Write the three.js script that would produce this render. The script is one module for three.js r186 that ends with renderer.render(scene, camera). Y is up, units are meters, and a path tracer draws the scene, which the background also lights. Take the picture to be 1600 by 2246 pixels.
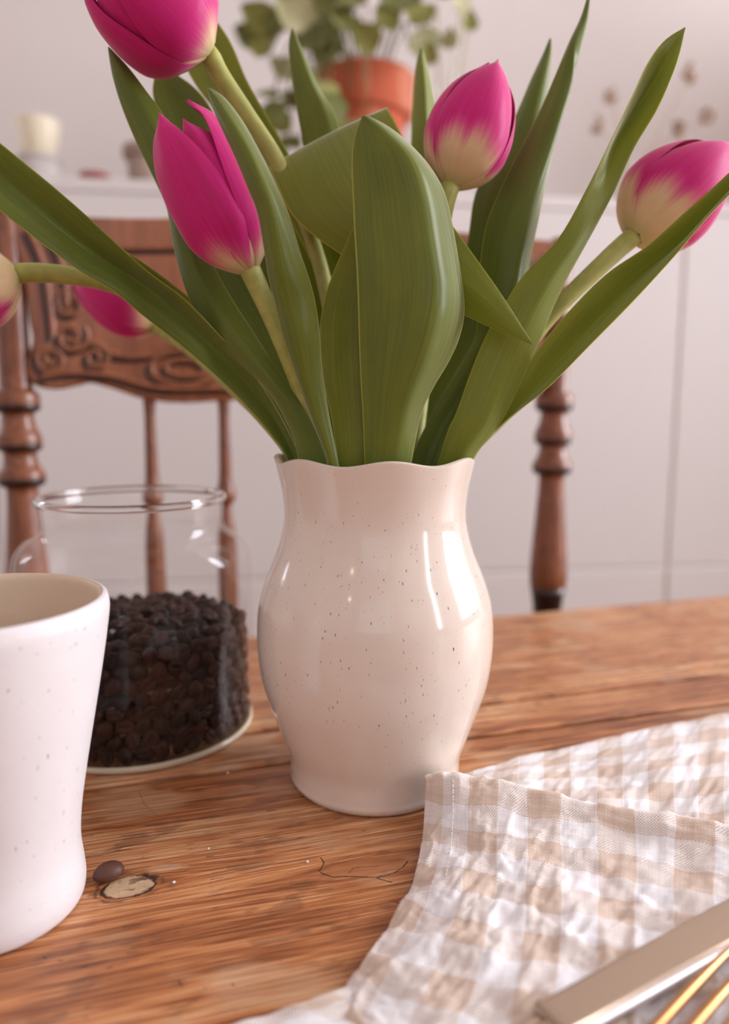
import * as THREE from 'three';
import { RoundedBoxGeometry } from 'three/addons/geometries/RoundedBoxGeometry.js';
import { mergeGeometries } from 'three/addons/utils/BufferGeometryUtils.js';
import { RectAreaLightUniformsLib } from 'three/addons/lights/RectAreaLightUniformsLib.js';

// Metres, y up. The table top is y = 0 and the vase stands on the origin; the walls follow the axes.
const DATA = {
  camera: {position:[-0.0535,0.18,0.3449],target:[0.0843,0.0408,-0.6357]},
  leaves: {
    L1: {rows:[[-0.0185,0.086,-0.0008,-0.0156,0.086,-0.0004,0.0002,0.0,-0.0016],[-0.033,0.1342,-0.0014,-0.028,0.1342,-0.0007,0.0003,0.0001,-0.002],[-0.0411,0.1568,-0.0017,-0.0349,0.1568,-0.0009,0.0003,0.0001,-0.002],[-0.0468,0.1658,-0.0025,-0.0402,0.169,0.0004,0.0009,0.0007,-0.0028],[-0.0568,0.1782,-0.0019,-0.0482,0.1839,0.0023,0.0011,0.0011,-0.0037],[-0.0705,0.1923,-0.0008,-0.0583,0.1982,0.0029,0.0008,0.0014,-0.0047],[-0.0857,0.2058,0.0021,-0.0716,0.213,0.0061,0.0005,0.0022,-0.0056],[-0.1018,0.2186,0.0069,-0.0841,0.2254,0.0114,0.0004,0.003,-0.0063],[-0.1118,0.2271,0.0116,-0.0965,0.2344,0.0137,-0.0003,0.0029,-0.0074],[-0.123,0.2336,0.0171,-0.107,0.2436,0.0163,-0.0016,0.002,-0.0076],[-0.1334,0.2411,0.0226,-0.1177,0.2534,0.0208,-0.0019,0.0014,-0.0066],[-0.1422,0.2479,0.0265,-0.1282,0.2624,0.0254,-0.0012,0.0008,-0.0058],[-0.1511,0.2555,0.0282,-0.1395,0.2716,0.0279,-0.0006,0.0003,-0.005],[-0.1627,0.2681,0.0296,-0.152,0.2814,0.0301,-0.0001,0.0002,-0.004],[-0.1725,0.2838,0.0303,-0.1656,0.291,0.0302,-0.0001,0.0,-0.002],[-0.176,0.2957,0.0308,-0.1757,0.296,0.0309,0.0,-0.0,0.0]],profile:[[0,0],[0.25,0.5],[0.46,0.95],[0.54,0.95],[0.75,0.5],[1,0]]},
    L2: {rows:[[-0.0166,0.0878,0.0063,-0.011,0.0881,0.008,-0.0007,-0.0004,0.0023],[-0.0294,0.1358,0.0112,-0.0197,0.136,0.0142,-0.0009,-0.0006,0.0028],[-0.0363,0.1574,0.0141,-0.0244,0.1576,0.0178,-0.0009,-0.0005,0.0028],[-0.0384,0.1664,0.0138,-0.029,0.1704,0.0171,-0.001,-0.0001,0.0028],[-0.0443,0.1792,0.012,-0.0368,0.1841,0.015,-0.0011,-0.0001,0.0028],[-0.0521,0.1901,0.0088,-0.0463,0.1978,0.0117,-0.0017,-0.0001,0.0036],[-0.0665,0.204,0.0028,-0.0558,0.2136,0.0063,-0.0015,0.0003,0.0037],[-0.0793,0.2202,-0.0041,-0.065,0.2287,-0.0,-0.0014,0.0007,0.0037],[-0.086,0.2366,-0.0101,-0.0731,0.2443,-0.0072,-0.0013,0.0009,0.0037],[-0.0899,0.2531,-0.0147,-0.0783,0.257,-0.013,-0.0008,0.0009,0.0038],[-0.0924,0.2685,-0.018,-0.0813,0.2715,-0.0165,-0.0007,0.0006,0.0039],[-0.0984,0.2827,-0.0209,-0.0857,0.2915,-0.0191,-0.0008,0.0004,0.0039],[-0.1067,0.3008,-0.0241,-0.0922,0.3079,-0.022,-0.0006,0.0003,0.0029],[-0.1122,0.3156,-0.0269,-0.1009,0.3206,-0.0253,-0.0005,0.0003,0.0029],[-0.1153,0.3275,-0.0283,-0.1083,0.3305,-0.0273,-0.0003,0.0002,0.002],[-0.1168,0.3391,-0.0295,-0.1162,0.3389,-0.0295,-0.0,0.0,0.0]],profile:[[0,0],[0.3,0.7],[0.6,1],[0.8,0.5],[1,0]]},
    L3: {rows:[[-0.0113,0.0832,-0.0102,-0.0045,0.0834,-0.0084,0.0006,-0.0003,-0.0023],[-0.021,0.1317,-0.0183,-0.0089,0.1319,-0.015,0.0008,-0.0003,-0.0029],[-0.0266,0.156,-0.0229,-0.0114,0.1561,-0.0188,0.0008,-0.0005,-0.0029],[-0.0435,0.1892,-0.0334,-0.021,0.1891,-0.0282,0.0009,-0.0009,-0.0038],[-0.0575,0.2185,-0.0434,-0.0299,0.2183,-0.0375,0.001,-0.001,-0.0048],[-0.0728,0.2459,-0.0516,-0.0389,0.2477,-0.0448,0.0012,-0.0009,-0.0058],[-0.0847,0.2801,-0.0594,-0.0539,0.284,-0.053,0.0013,-0.0009,-0.0058],[-0.0966,0.3146,-0.0671,-0.0659,0.3118,-0.0608,0.0009,-0.0009,-0.0048],[-0.1028,0.3344,-0.072,-0.0742,0.3291,-0.066,0.0007,-0.0008,-0.0039],[-0.1024,0.3445,-0.074,-0.0837,0.3411,-0.0703,0.0003,-0.0005,-0.0019],[-0.101,0.3527,-0.0758,-0.1003,0.3524,-0.0757,-0.0,0.0,0.0]],profile:[[0,0],[0.25,0.62],[0.5,1],[0.75,0.62],[1,0]]},
    L4: {rows:[[-0.0117,0.09,0.0152,-0.0096,0.09,0.0155,-0.0002,-0.0004,0.0015],[-0.0207,0.1377,0.027,-0.0171,0.1377,0.0275,-0.0003,-0.0006,0.0019],[-0.0255,0.1581,0.0338,-0.0211,0.1581,0.0344,-0.0003,-0.0004,0.0019],[-0.0332,0.1784,0.0337,-0.0247,0.1774,0.0349,-0.0004,-0.0003,0.003],[-0.0387,0.1947,0.036,-0.0275,0.1948,0.0365,-0.0002,-0.0006,0.0039],[-0.0429,0.207,0.0384,-0.0287,0.2098,0.0394,-0.0002,-0.0009,0.0049],[-0.0458,0.2191,0.04,-0.0305,0.221,0.0412,-0.0003,-0.0009,0.0049],[-0.0483,0.2291,0.0417,-0.0329,0.2293,0.0428,-0.0004,-0.0013,0.0059],[-0.0496,0.2373,0.0435,-0.0359,0.2374,0.0444,-0.0004,-0.0011,0.0059],[-0.0521,0.2516,0.0462,-0.0406,0.252,0.0458,0.0002,-0.0005,0.006],[-0.0558,0.2611,0.0467,-0.0456,0.2633,0.0461,0.0002,0.0005,0.006],[-0.0601,0.2719,0.0451,-0.0505,0.2736,0.0444,0.0001,0.0012,0.0049],[-0.0644,0.282,0.0414,-0.0569,0.2856,0.0415,-0.0005,0.001,0.0038],[-0.0682,0.2915,0.0379,-0.0635,0.2951,0.0375,-0.0003,0.0006,0.0019],[-0.0701,0.2987,0.0356,-0.0694,0.2992,0.0357,-0.0,0.0,0.0]],profile:[[0,0],[0.2,0.75],[0.45,1],[0.75,0.6],[1,0]]},
    L6: {rows:[[-0.0055,0.082,-0.014,0.0002,0.0822,-0.0122,0.0007,-0.0004,-0.0023],[-0.0109,0.1307,-0.025,-0.0007,0.1309,-0.0219,0.0009,-0.0006,-0.0028],[-0.0141,0.1553,-0.0313,-0.0012,0.1554,-0.0274,0.0008,-0.0007,-0.0028],[-0.0211,0.201,-0.0444,-0.0052,0.2009,-0.0401,0.0008,-0.0006,-0.0028],[-0.0326,0.2566,-0.0561,-0.0124,0.2562,-0.0512,0.0009,-0.0006,-0.0038],[-0.0434,0.2938,-0.0637,-0.025,0.2866,-0.0591,0.0009,-0.0008,-0.0048],[-0.0558,0.3128,-0.0694,-0.0343,0.3066,-0.0644,0.0011,-0.0009,-0.0058],[-0.0706,0.3294,-0.0746,-0.0455,0.3269,-0.069,0.0012,-0.0007,-0.0058],[-0.0816,0.3438,-0.0791,-0.0556,0.3456,-0.0735,0.0013,-0.0007,-0.0058],[-0.0876,0.3567,-0.082,-0.0627,0.363,-0.0765,0.0012,-0.0005,-0.0048],[-0.0873,0.3718,-0.084,-0.0687,0.3735,-0.0793,0.0008,-0.0005,-0.0029],[-0.0812,0.388,-0.0851,-0.0788,0.388,-0.0848,-0.0,0.0,0.0]],profile:[[0,0],[0.25,0.5],[0.46,0.95],[0.54,0.95],[0.75,0.5],[1,0]]},
    L7: {rows:[[-0.0021,0.0807,-0.018,0.0044,0.081,-0.0162,-0.0006,0.0006,0.0022],[-0.0048,0.1296,-0.0322,0.0069,0.1298,-0.0289,-0.0008,0.0008,0.0028],[-0.0065,0.1547,-0.0403,0.0083,0.1548,-0.0362,-0.0008,0.0008,0.0028],[-0.013,0.2063,-0.0553,0.0092,0.2062,-0.0502,-0.0007,0.0006,0.0029],[-0.0181,0.2589,-0.0662,0.0035,0.2585,-0.0611,-0.0007,0.0005,0.0029],[-0.0228,0.2926,-0.0729,-0.0032,0.2966,-0.0681,-0.0008,0.0004,0.0029],[-0.0266,0.3163,-0.0775,-0.0074,0.3215,-0.0727,-0.0008,0.0004,0.0029],[-0.0292,0.3306,-0.0798,-0.0117,0.3353,-0.0754,-0.0011,0.0005,0.0038],[-0.0313,0.3454,-0.0822,-0.0178,0.3459,-0.0792,-0.0009,0.0006,0.0039],[-0.033,0.3598,-0.0844,-0.0237,0.3594,-0.0821,-0.0005,0.0003,0.0019],[-0.0335,0.3708,-0.0865,-0.0282,0.371,-0.0848,-0.0003,0.0001,0.0009],[-0.0319,0.3786,-0.0873,-0.0312,0.3784,-0.0872,-0.0,0.0,0.0]],profile:[[0,0],[0.35,0.5],[0.72,1],[0.78,0.9],[1,0]]},
    L8: {rows:[[-0.001,0.0844,-0.0042,0.006,0.0844,-0.0032,-0.0003,0.0002,0.0024],[-0.0027,0.1328,-0.0077,0.0097,0.1328,-0.0059,-0.0004,0.0002,0.003],[-0.0037,0.1558,-0.0096,0.0118,0.1558,-0.0074,-0.0004,0.0008,0.0029],[-0.0095,0.1869,-0.0246,0.0203,0.1869,-0.0204,-0.0004,0.001,0.0028],[-0.0176,0.2295,-0.0378,0.0257,0.2295,-0.0317,-0.0004,0.0007,0.0029],[-0.0273,0.2545,-0.0442,0.0242,0.2589,-0.037,-0.0003,0.0003,0.002],[-0.0368,0.2748,-0.0486,0.021,0.2896,-0.0395,-0.0002,-0.0,0.001],[-0.0429,0.2893,-0.0474,0.0154,0.3099,-0.0372,-0.0,-0.0004,0.0009],[-0.0456,0.2942,-0.0397,0.0095,0.3195,-0.0279,-0.0004,0.0009,0.0003],[-0.043,0.2833,-0.0273,0.0148,0.3025,-0.0151,-0.001,0.0015,0.0024],[-0.0345,0.2646,-0.016,0.0218,0.2809,-0.001,-0.0017,0.0021,0.0042],[-0.0162,0.2474,-0.0013,0.0266,0.2665,0.0108,-0.0024,0.0023,0.005],[0.0089,0.2299,0.0144,0.0297,0.2551,0.0223,-0.0033,0.0012,0.0049],[0.0326,0.2182,0.0288,0.036,0.2417,0.0323,-0.0025,-0.0001,0.0031],[0.0435,0.2114,0.0384,0.046,0.2254,0.0388,-0.0011,0.0001,0.0017],[0.0567,0.2044,0.0473,0.0572,0.2046,0.0474,-0.0,0.0,0.0]],profile:[[0,0],[0.25,0.62],[0.5,1],[0.75,0.62],[1,0]]},
    L9: {rows:[[-0.0042,0.0901,0.0167,0.0056,0.0898,0.0167,-0.0,-0.0006,0.0023],[-0.0081,0.1378,0.0296,0.0083,0.1375,0.0294,0.0,-0.0009,0.0029],[-0.0102,0.1572,0.0369,0.0096,0.157,0.0367,0.0,-0.0006,0.0029],[-0.0111,0.1747,0.0388,0.0136,0.1765,0.0362,0.0008,-0.0003,0.007],[-0.0121,0.1893,0.0397,0.0187,0.1877,0.036,0.0013,-0.0005,0.0109],[-0.0128,0.2019,0.0406,0.0244,0.197,0.0357,0.0017,-0.0008,0.0139],[-0.0133,0.2124,0.0416,0.0288,0.206,0.0354,0.0022,-0.0007,0.0158],[-0.0137,0.2228,0.0425,0.0314,0.2153,0.0347,0.0029,-0.0003,0.0168],[-0.0142,0.2313,0.0434,0.0317,0.224,0.0337,0.0036,0.0004,0.0166],[-0.0147,0.2399,0.0434,0.03,0.235,0.0335,0.0035,0.0007,0.0156],[-0.0152,0.2484,0.0433,0.028,0.2458,0.0332,0.0034,0.0004,0.0146],[-0.0157,0.2602,0.0432,0.0257,0.2554,0.0339,0.0031,-0.0002,0.0137],[-0.0161,0.2686,0.0432,0.0218,0.2663,0.0354,0.0026,-0.0004,0.0127],[-0.0159,0.276,0.0432,0.0145,0.2756,0.0374,0.0021,-0.0006,0.0108],[-0.0147,0.2823,0.0434,0.0042,0.2836,0.04,0.0011,-0.0007,0.0059],[-0.0131,0.2867,0.0436,-0.0044,0.2875,0.0428,0.0004,-0.001,0.0028],[-0.0122,0.2889,0.0447,-0.0114,0.2891,0.0449,0.0,-0.0,0.0]],profile:[[0,0],[0.12,0.25],[0.3,0.6],[0.45,0.9],[0.55,1],[0.62,0.95],[0.8,0.55],[1,0]]},
    L9b: {rows:[[-0.0091,0.0892,0.0123,0.0012,0.0888,0.0124,-0.0,-0.0005,0.0024],[-0.0165,0.1369,0.0219,0.0011,0.1366,0.022,-0.0,-0.0006,0.0029],[-0.0204,0.1572,0.0274,0.001,0.157,0.0274,0.0,-0.0001,0.003],[-0.0225,0.1745,0.0241,0.0037,0.1744,0.0227,0.0003,0.0011,0.0049],[-0.0254,0.1898,0.0207,0.0063,0.19,0.0191,0.0003,0.0014,0.0069],[-0.0267,0.2043,0.0185,0.0077,0.2048,0.0162,0.0005,0.001,0.0079],[-0.0263,0.2157,0.0175,0.0078,0.2165,0.0152,0.0005,0.0005,0.008],[-0.0241,0.227,0.0178,0.0069,0.2272,0.0141,0.001,-0.0001,0.0079],[-0.0202,0.2373,0.0184,0.0044,0.2375,0.0148,0.001,-0.0008,0.0069],[-0.0161,0.2463,0.0199,0.0009,0.2466,0.0163,0.001,-0.0011,0.0048],[-0.0128,0.2534,0.0214,-0.0027,0.2534,0.0188,0.0007,-0.0007,0.0028],[-0.0082,0.2615,0.0221,-0.0076,0.2615,0.0222,0.0,-0.0,0.0]],profile:[[0,0],[0.25,0.62],[0.5,1],[0.75,0.62],[1,0]]},
    L10: {rows:[[0.0058,0.0811,-0.0155,0.0108,0.0812,-0.0144,-0.0005,0.0006,0.0023],[0.0095,0.1299,-0.0277,0.0185,0.13,-0.0257,-0.0007,0.0008,0.0028],[0.0116,0.1549,-0.0347,0.023,0.1549,-0.0321,-0.0006,0.0009,0.0028],[0.0198,0.2015,-0.0487,0.034,0.2015,-0.0467,-0.0004,0.0008,0.0029],[0.0258,0.2595,-0.063,0.039,0.2595,-0.0612,-0.0004,0.0007,0.0029],[0.0291,0.294,-0.0706,0.0429,0.2916,-0.0687,-0.0003,0.0006,0.0029],[0.031,0.3233,-0.0754,0.0439,0.3163,-0.0736,-0.0003,0.0012,0.0069],[0.032,0.3382,-0.0783,0.0441,0.3382,-0.0766,-0.001,0.0012,0.0068],[0.0336,0.3554,-0.0811,0.0419,0.3554,-0.0799,-0.0007,0.0009,0.0049],[0.0354,0.3659,-0.0829,0.0398,0.3659,-0.0823,-0.0003,0.0004,0.0019],[0.0375,0.3718,-0.0836,0.0385,0.3718,-0.0835,-0.0,0.0,0.0]],profile:[[0,0],[0.25,0.5],[0.46,0.95],[0.54,0.95],[0.75,0.5],[1,0]]},
    L11: {rows:[[0.0085,0.0856,0.0016,0.0152,0.0856,0.0026,-0.0003,-0.0,0.0024],[0.0138,0.1339,0.0028,0.0256,0.1339,0.0044,-0.0004,-0.0,0.003],[0.0168,0.1566,0.0034,0.0314,0.1566,0.0054,-0.0004,0.0002,0.003],[0.0273,0.1781,0.0008,0.0413,0.1771,0.0038,-0.0008,0.0008,0.0038],[0.0397,0.1981,-0.0015,0.0546,0.197,0.0016,-0.0009,0.0012,0.0048],[0.0483,0.213,-0.0043,0.0635,0.2128,-0.0002,-0.0015,0.0019,0.0055],[0.0502,0.2311,-0.0081,0.072,0.2314,-0.007,-0.0004,0.0022,0.0087],[0.0517,0.2482,-0.0109,0.0757,0.2488,-0.0106,-0.0002,0.002,0.0108],[0.0546,0.2633,-0.0135,0.0803,0.2663,-0.014,-0.0001,0.0023,0.0118],[0.0607,0.2784,-0.0157,0.0839,0.2797,-0.0175,0.0008,0.0017,0.0119],[0.0694,0.2957,-0.0175,0.0876,0.2941,-0.02,0.0014,0.0005,0.0099],[0.0797,0.3146,-0.0191,0.092,0.3123,-0.0214,0.0015,0.0,0.0079],[0.0885,0.3334,-0.0209,0.0978,0.3315,-0.0226,0.001,-0.0003,0.0059],[0.0962,0.3508,-0.0228,0.0999,0.345,-0.0183,-0.0017,0.0008,0.0024],[0.1029,0.3642,-0.0249,0.105,0.3603,-0.0226,-0.0004,0.0003,0.0009],[0.1073,0.3782,-0.0263,0.1077,0.3782,-0.0263,-0.0,0.0,0.0]],profile:[[0,0],[0.3,0.75],[0.62,1],[0.72,0.85],[1,0]]},
    L11b: {rows:[[0.0079,0.0827,-0.0093,0.0128,0.0828,-0.0082,-0.0005,0.0004,0.0023],[0.0131,0.1313,-0.0167,0.0218,0.1314,-0.0147,-0.0007,0.0005,0.0029],[0.0161,0.155,-0.021,0.027,0.1551,-0.0184,-0.0007,0.001,0.0028],[0.0295,0.1871,-0.0312,0.0477,0.1871,-0.0286,-0.0004,0.001,0.0028],[0.0413,0.2148,-0.0376,0.0643,0.2148,-0.0344,-0.0005,0.0009,0.0039],[0.0504,0.2427,-0.0424,0.0754,0.2471,-0.0379,-0.001,0.001,0.0048],[0.0555,0.2662,-0.0467,0.083,0.2725,-0.0408,-0.0012,0.001,0.0047],[0.0604,0.2899,-0.0511,0.088,0.2955,-0.0432,-0.0016,0.0011,0.0046],[0.0728,0.3112,-0.0534,0.0923,0.3144,-0.0466,-0.0018,0.0013,0.0045],[0.0836,0.3327,-0.0559,0.0957,0.3334,-0.0502,-0.0017,0.0011,0.0034],[0.0906,0.3483,-0.058,0.099,0.3493,-0.0537,-0.0014,0.0009,0.0025],[0.0968,0.3608,-0.0591,0.1011,0.3613,-0.0575,-0.0004,0.0003,0.0009],[0.101,0.3701,-0.0605,0.1017,0.3701,-0.0604,-0.0,0.0,0.0]],profile:[[0,0],[0.4,0.8],[0.7,1],[0.8,0.8],[1,0]]},
    L12: {rows:[[0.0128,0.0876,0.0095,0.0205,0.0871,0.0088,0.0001,-0.0003,0.0016],[0.0209,0.1356,0.0167,0.0344,0.1351,0.0153,0.0002,-0.0003,0.002],[0.0254,0.1571,0.0207,0.042,0.1574,0.019,0.0002,-0.0004,0.002],[0.0291,0.1703,0.0223,0.0495,0.1672,0.0201,0.0003,-0.0004,0.003],[0.0323,0.1773,0.0227,0.0556,0.1772,0.0209,0.0003,-0.0002,0.004],[0.0389,0.1959,0.0226,0.0649,0.1981,0.0212,0.0002,-0.0001,0.004],[0.0455,0.2115,0.0226,0.0709,0.211,0.0211,0.0002,-0.0001,0.004],[0.053,0.2241,0.0226,0.0758,0.2234,0.0207,0.0003,-0.0002,0.004],[0.0615,0.2366,0.0228,0.0822,0.2365,0.0206,0.0004,-0.0004,0.004],[0.0761,0.2519,0.0238,0.0892,0.2491,0.0206,0.0004,-0.0003,0.0019],[0.0877,0.2726,0.0244,0.1013,0.2715,0.0203,-0.0003,0.0002,-0.0009],[0.097,0.2913,0.0247,0.1099,0.2905,0.0205,-0.0021,0.0011,-0.0066],[0.1063,0.3097,0.023,0.118,0.305,0.0226,-0.0004,-0.0002,-0.01],[0.1148,0.3258,0.0202,0.1243,0.3191,0.0225,0.0009,-0.0014,-0.0078],[0.1228,0.3357,0.0183,0.1283,0.3299,0.0211,0.0005,-0.0009,-0.0028],[0.1319,0.3417,0.0175,0.1323,0.3413,0.0176,-0.0,0.0,0.0]],profile:[[0,0],[0.25,0.5],[0.5,0.97],[0.58,0.97],[0.78,0.5],[1,0]]},
    L13: {rows:[[0.0178,0.0862,0.0052,0.0204,0.0868,0.0079,0.0017,-0.0003,-0.0016],[0.0299,0.1344,0.009,0.0342,0.1349,0.0137,0.0022,-0.0004,-0.002],[0.0366,0.1568,0.0112,0.0418,0.1571,0.017,0.0022,-0.0008,-0.0019],[0.0478,0.1711,0.0148,0.054,0.1726,0.0217,0.0029,-0.0017,-0.0022],[0.0586,0.1882,0.0193,0.071,0.1877,0.0282,0.0034,-0.0012,-0.0048],[0.0693,0.2059,0.0229,0.088,0.2067,0.0346,0.0042,-0.0014,-0.0067],[0.0826,0.2233,0.0278,0.1034,0.2244,0.0408,0.0047,-0.0017,-0.0074],[0.0953,0.2363,0.0316,0.1169,0.2409,0.0457,0.0051,-0.0024,-0.007],[0.109,0.2463,0.0375,0.1244,0.2512,0.0488,0.005,-0.0024,-0.0058],[0.1212,0.2584,0.0433,0.1309,0.2595,0.0517,0.0039,-0.0018,-0.0042],[0.134,0.2712,0.0501,0.1389,0.2689,0.0549,0.0024,-0.001,-0.003],[0.1467,0.2851,0.056,0.1491,0.2828,0.0583,0.0012,-0.0004,-0.0016],[0.1545,0.295,0.0601,0.1549,0.2946,0.0601,-0.0,0.0,0.0]],profile:[[0,0],[0.3,0.55],[0.52,0.95],[0.6,0.95],[0.8,0.5],[1,0]]},
    L1b: {rows:[[-0.017,0.0851,-0.0038,-0.0144,0.0854,-0.0025,0.0007,0.0001,-0.0014],[-0.0307,0.1334,-0.0067,-0.026,0.1336,-0.0045,0.0009,0.0001,-0.0018],[-0.0383,0.157,-0.0084,-0.0325,0.1571,-0.0056,0.0009,0.0002,-0.0018],[-0.0547,0.1823,-0.0137,-0.0442,0.1865,-0.0092,0.001,0.0004,-0.0028],[-0.077,0.2051,-0.0139,-0.0623,0.211,-0.0098,0.0007,0.001,-0.0038],[-0.1002,0.2225,-0.01,-0.0857,0.2301,-0.006,0.0004,0.0018,-0.0047],[-0.1148,0.2315,-0.006,-0.1003,0.2407,-0.002,0.0001,0.0019,-0.0046],[-0.1261,0.2379,-0.0026,-0.1148,0.2494,0.0,-0.0001,0.001,-0.0039],[-0.1357,0.246,0.0001,-0.1271,0.2561,0.0013,-0.0001,0.0003,-0.002],[-0.1434,0.2554,0.0021,-0.1426,0.2558,0.0022,0.0,-0.0,0.0]],profile:[[0,0],[0.25,0.5],[0.46,0.95],[0.54,0.95],[0.75,0.5],[1,0]]},
  },
  tulips: {
    T1: {base:[-0.0726,0.3383,-0.0264],tip:[-0.1189,0.3653,-0.0026],radius:0.0255,roll:0.418,open:0.36,stem:[[-0.0726,0.3383,-0.0264],[-0.0682,0.3303,-0.0278],[-0.0563,0.3145,-0.0311],[-0.0418,0.2943,-0.0331],[-0.0251,0.2562,-0.0308],[-0.0129,0.1999,-0.023],[-0.0053,0.1564,-0.0139],[-0.0036,0.1324,-0.011],[-0.0012,0.0837,-0.0067]]},
    T2: {base:[-0.0554,0.2362,0.0154],tip:[-0.0857,0.2982,0.0152],radius:0.0192,roll:-0.73,open:0.4,stem:[[-0.0554,0.2362,0.0154],[-0.0532,0.2315,0.0147],[-0.0481,0.2204,0.0144],[-0.0416,0.2044,0.0144],[-0.0333,0.1822,0.0125],[-0.026,0.1575,0.0105],[-0.0196,0.1352,0.0085],[-0.0104,0.0874,0.0056]]},
    T3: {base:[0.0357,0.2797,-0.0081],tip:[0.0582,0.3363,-0.0151],radius:0.02,roll:-0.015,open:0.16,stem:[[0.0357,0.2797,-0.0081],[0.0338,0.2735,-0.0084],[0.0312,0.2538,-0.0108],[0.0282,0.2208,-0.0122],[0.0239,0.1867,-0.0108],[0.0193,0.1565,-0.0084],[0.0148,0.1326,-0.0068],[0.0087,0.084,-0.0043]]},
    T4: {base:[0.1198,0.2576,0.0037],tip:[0.1654,0.3009,0.0],radius:0.0231,roll:0.037,open:0.16,stem:[[0.1198,0.2576,0.0037],[0.1155,0.2542,0.0041],[0.1022,0.2425,0.0053],[0.081,0.2217,0.0053],[0.0623,0.1969,0.0047],[0.0476,0.174,0.0047],[0.0372,0.1565,0.0042],[0.0284,0.1336,0.0032],[0.016,0.0854,0.0017]]},
    T5: {base:[-0.1632,0.2411,-0.0361],tip:[-0.2119,0.2241,-0.0257],radius:0.0206,roll:0.241,open:0.2,stem:[[-0.1632,0.2411,-0.0361],[-0.1546,0.2417,-0.0359],[-0.1383,0.2406,-0.0356],[-0.1217,0.2372,-0.0343],[-0.1092,0.2314,-0.0325],[-0.0882,0.2144,-0.0275],[-0.0631,0.1888,-0.02],[-0.0361,0.1562,-0.0111],[-0.0269,0.1331,-0.0086],[-0.0139,0.0847,-0.005]]},
    T6: {base:[-0.1102,0.2251,-0.1124],tip:[-0.1604,0.2589,-0.1296],radius:0.0169,roll:-0.061,open:0.18,stem:[[-0.1102,0.2251,-0.1124],[-0.102,0.2203,-0.1062],[-0.0873,0.2094,-0.0941],[-0.0645,0.1876,-0.0707],[-0.0412,0.1663,-0.0472],[-0.0259,0.1546,-0.0329],[-0.0187,0.1307,-0.0261],[-0.009,0.0816,-0.0159]]},
  },
  vase: [[0.0465,0.1561],[0.0453,0.1509],[0.0432,0.1413],[0.0423,0.1305],[0.0435,0.1219],[0.0465,0.112],[0.051,0.1011],[0.0545,0.09],[0.0558,0.0788],[0.0557,0.0652],[0.0538,0.0515],[0.0504,0.04],[0.0456,0.026],[0.0416,0.0143],[0.0403,0.0072],[0.0404,0.0024]],
  tableTurn: 0.1484,
  cracks: [[[[-0.0412,0.0594],[-0.0407,0.0627],[-0.0426,0.0662],[-0.0438,0.0674],[-0.043,0.0694],[-0.0396,0.0728],[-0.0341,0.0739],[-0.0278,0.0763],[-0.0237,0.0778],[-0.019,0.0777],[-0.0149,0.0766],[-0.0114,0.0745],[-0.0083,0.0714]],3.2,0.95],[[[-0.0237,0.0778],[-0.0219,0.0798],[-0.0187,0.0822]],3.4,0.95],[[[-0.033,0.0721],[-0.0305,0.0695],[-0.0277,0.0697],[-0.0215,0.0709],[-0.0178,0.0711]],1.8,0.7],[[[-0.0411,0.0639],[-0.0355,0.0636],[-0.0313,0.0623],[-0.029,0.0607]],1.6,0.5],[[[-0.0221,0.0924],[-0.0198,0.095]],3,0.8],[[[-0.0183,0.0938],[-0.0173,0.0949]],2.4,0.8],[[[-0.1422,0.0867],[-0.1405,0.0879]],3,0.8],[[[-0.1368,0.0901],[-0.1308,0.0918]],2.4,0.7],[[[-0.1287,0.0954],[-0.1275,0.0958]],3,0.6],[[[-0.1216,0.0986],[-0.1199,0.098]],3,0.6],[[[-0.1151,0.093],[-0.1097,0.0937]],2.6,0.5],[[[-0.0851,0.0454],[-0.0824,0.0456]],3.2,0.85],[[[-0.1114,-0.0169],[-0.1088,-0.0033],[-0.1036,0.0083]],2.2,0.45],[[[-0.0994,0.11],[-0.0983,0.1133]],3,0.7],[[[-0.0834,0.1163],[-0.0826,0.1173]],3,0.7],[[[-0.1256,0.0337],[-0.119,0.0331]],2,0.5],[[[-0.1317,-0.0001],[-0.1192,-0.0011]],2.5,0.45],[[[-0.0933,0.0779],[-0.0771,0.0788]],1.4,0.4]],
  mug: [-0.1518,0.0,0.0771],
  jar: [-0.1228,0.0,-0.0794],
  napkin: {
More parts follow.
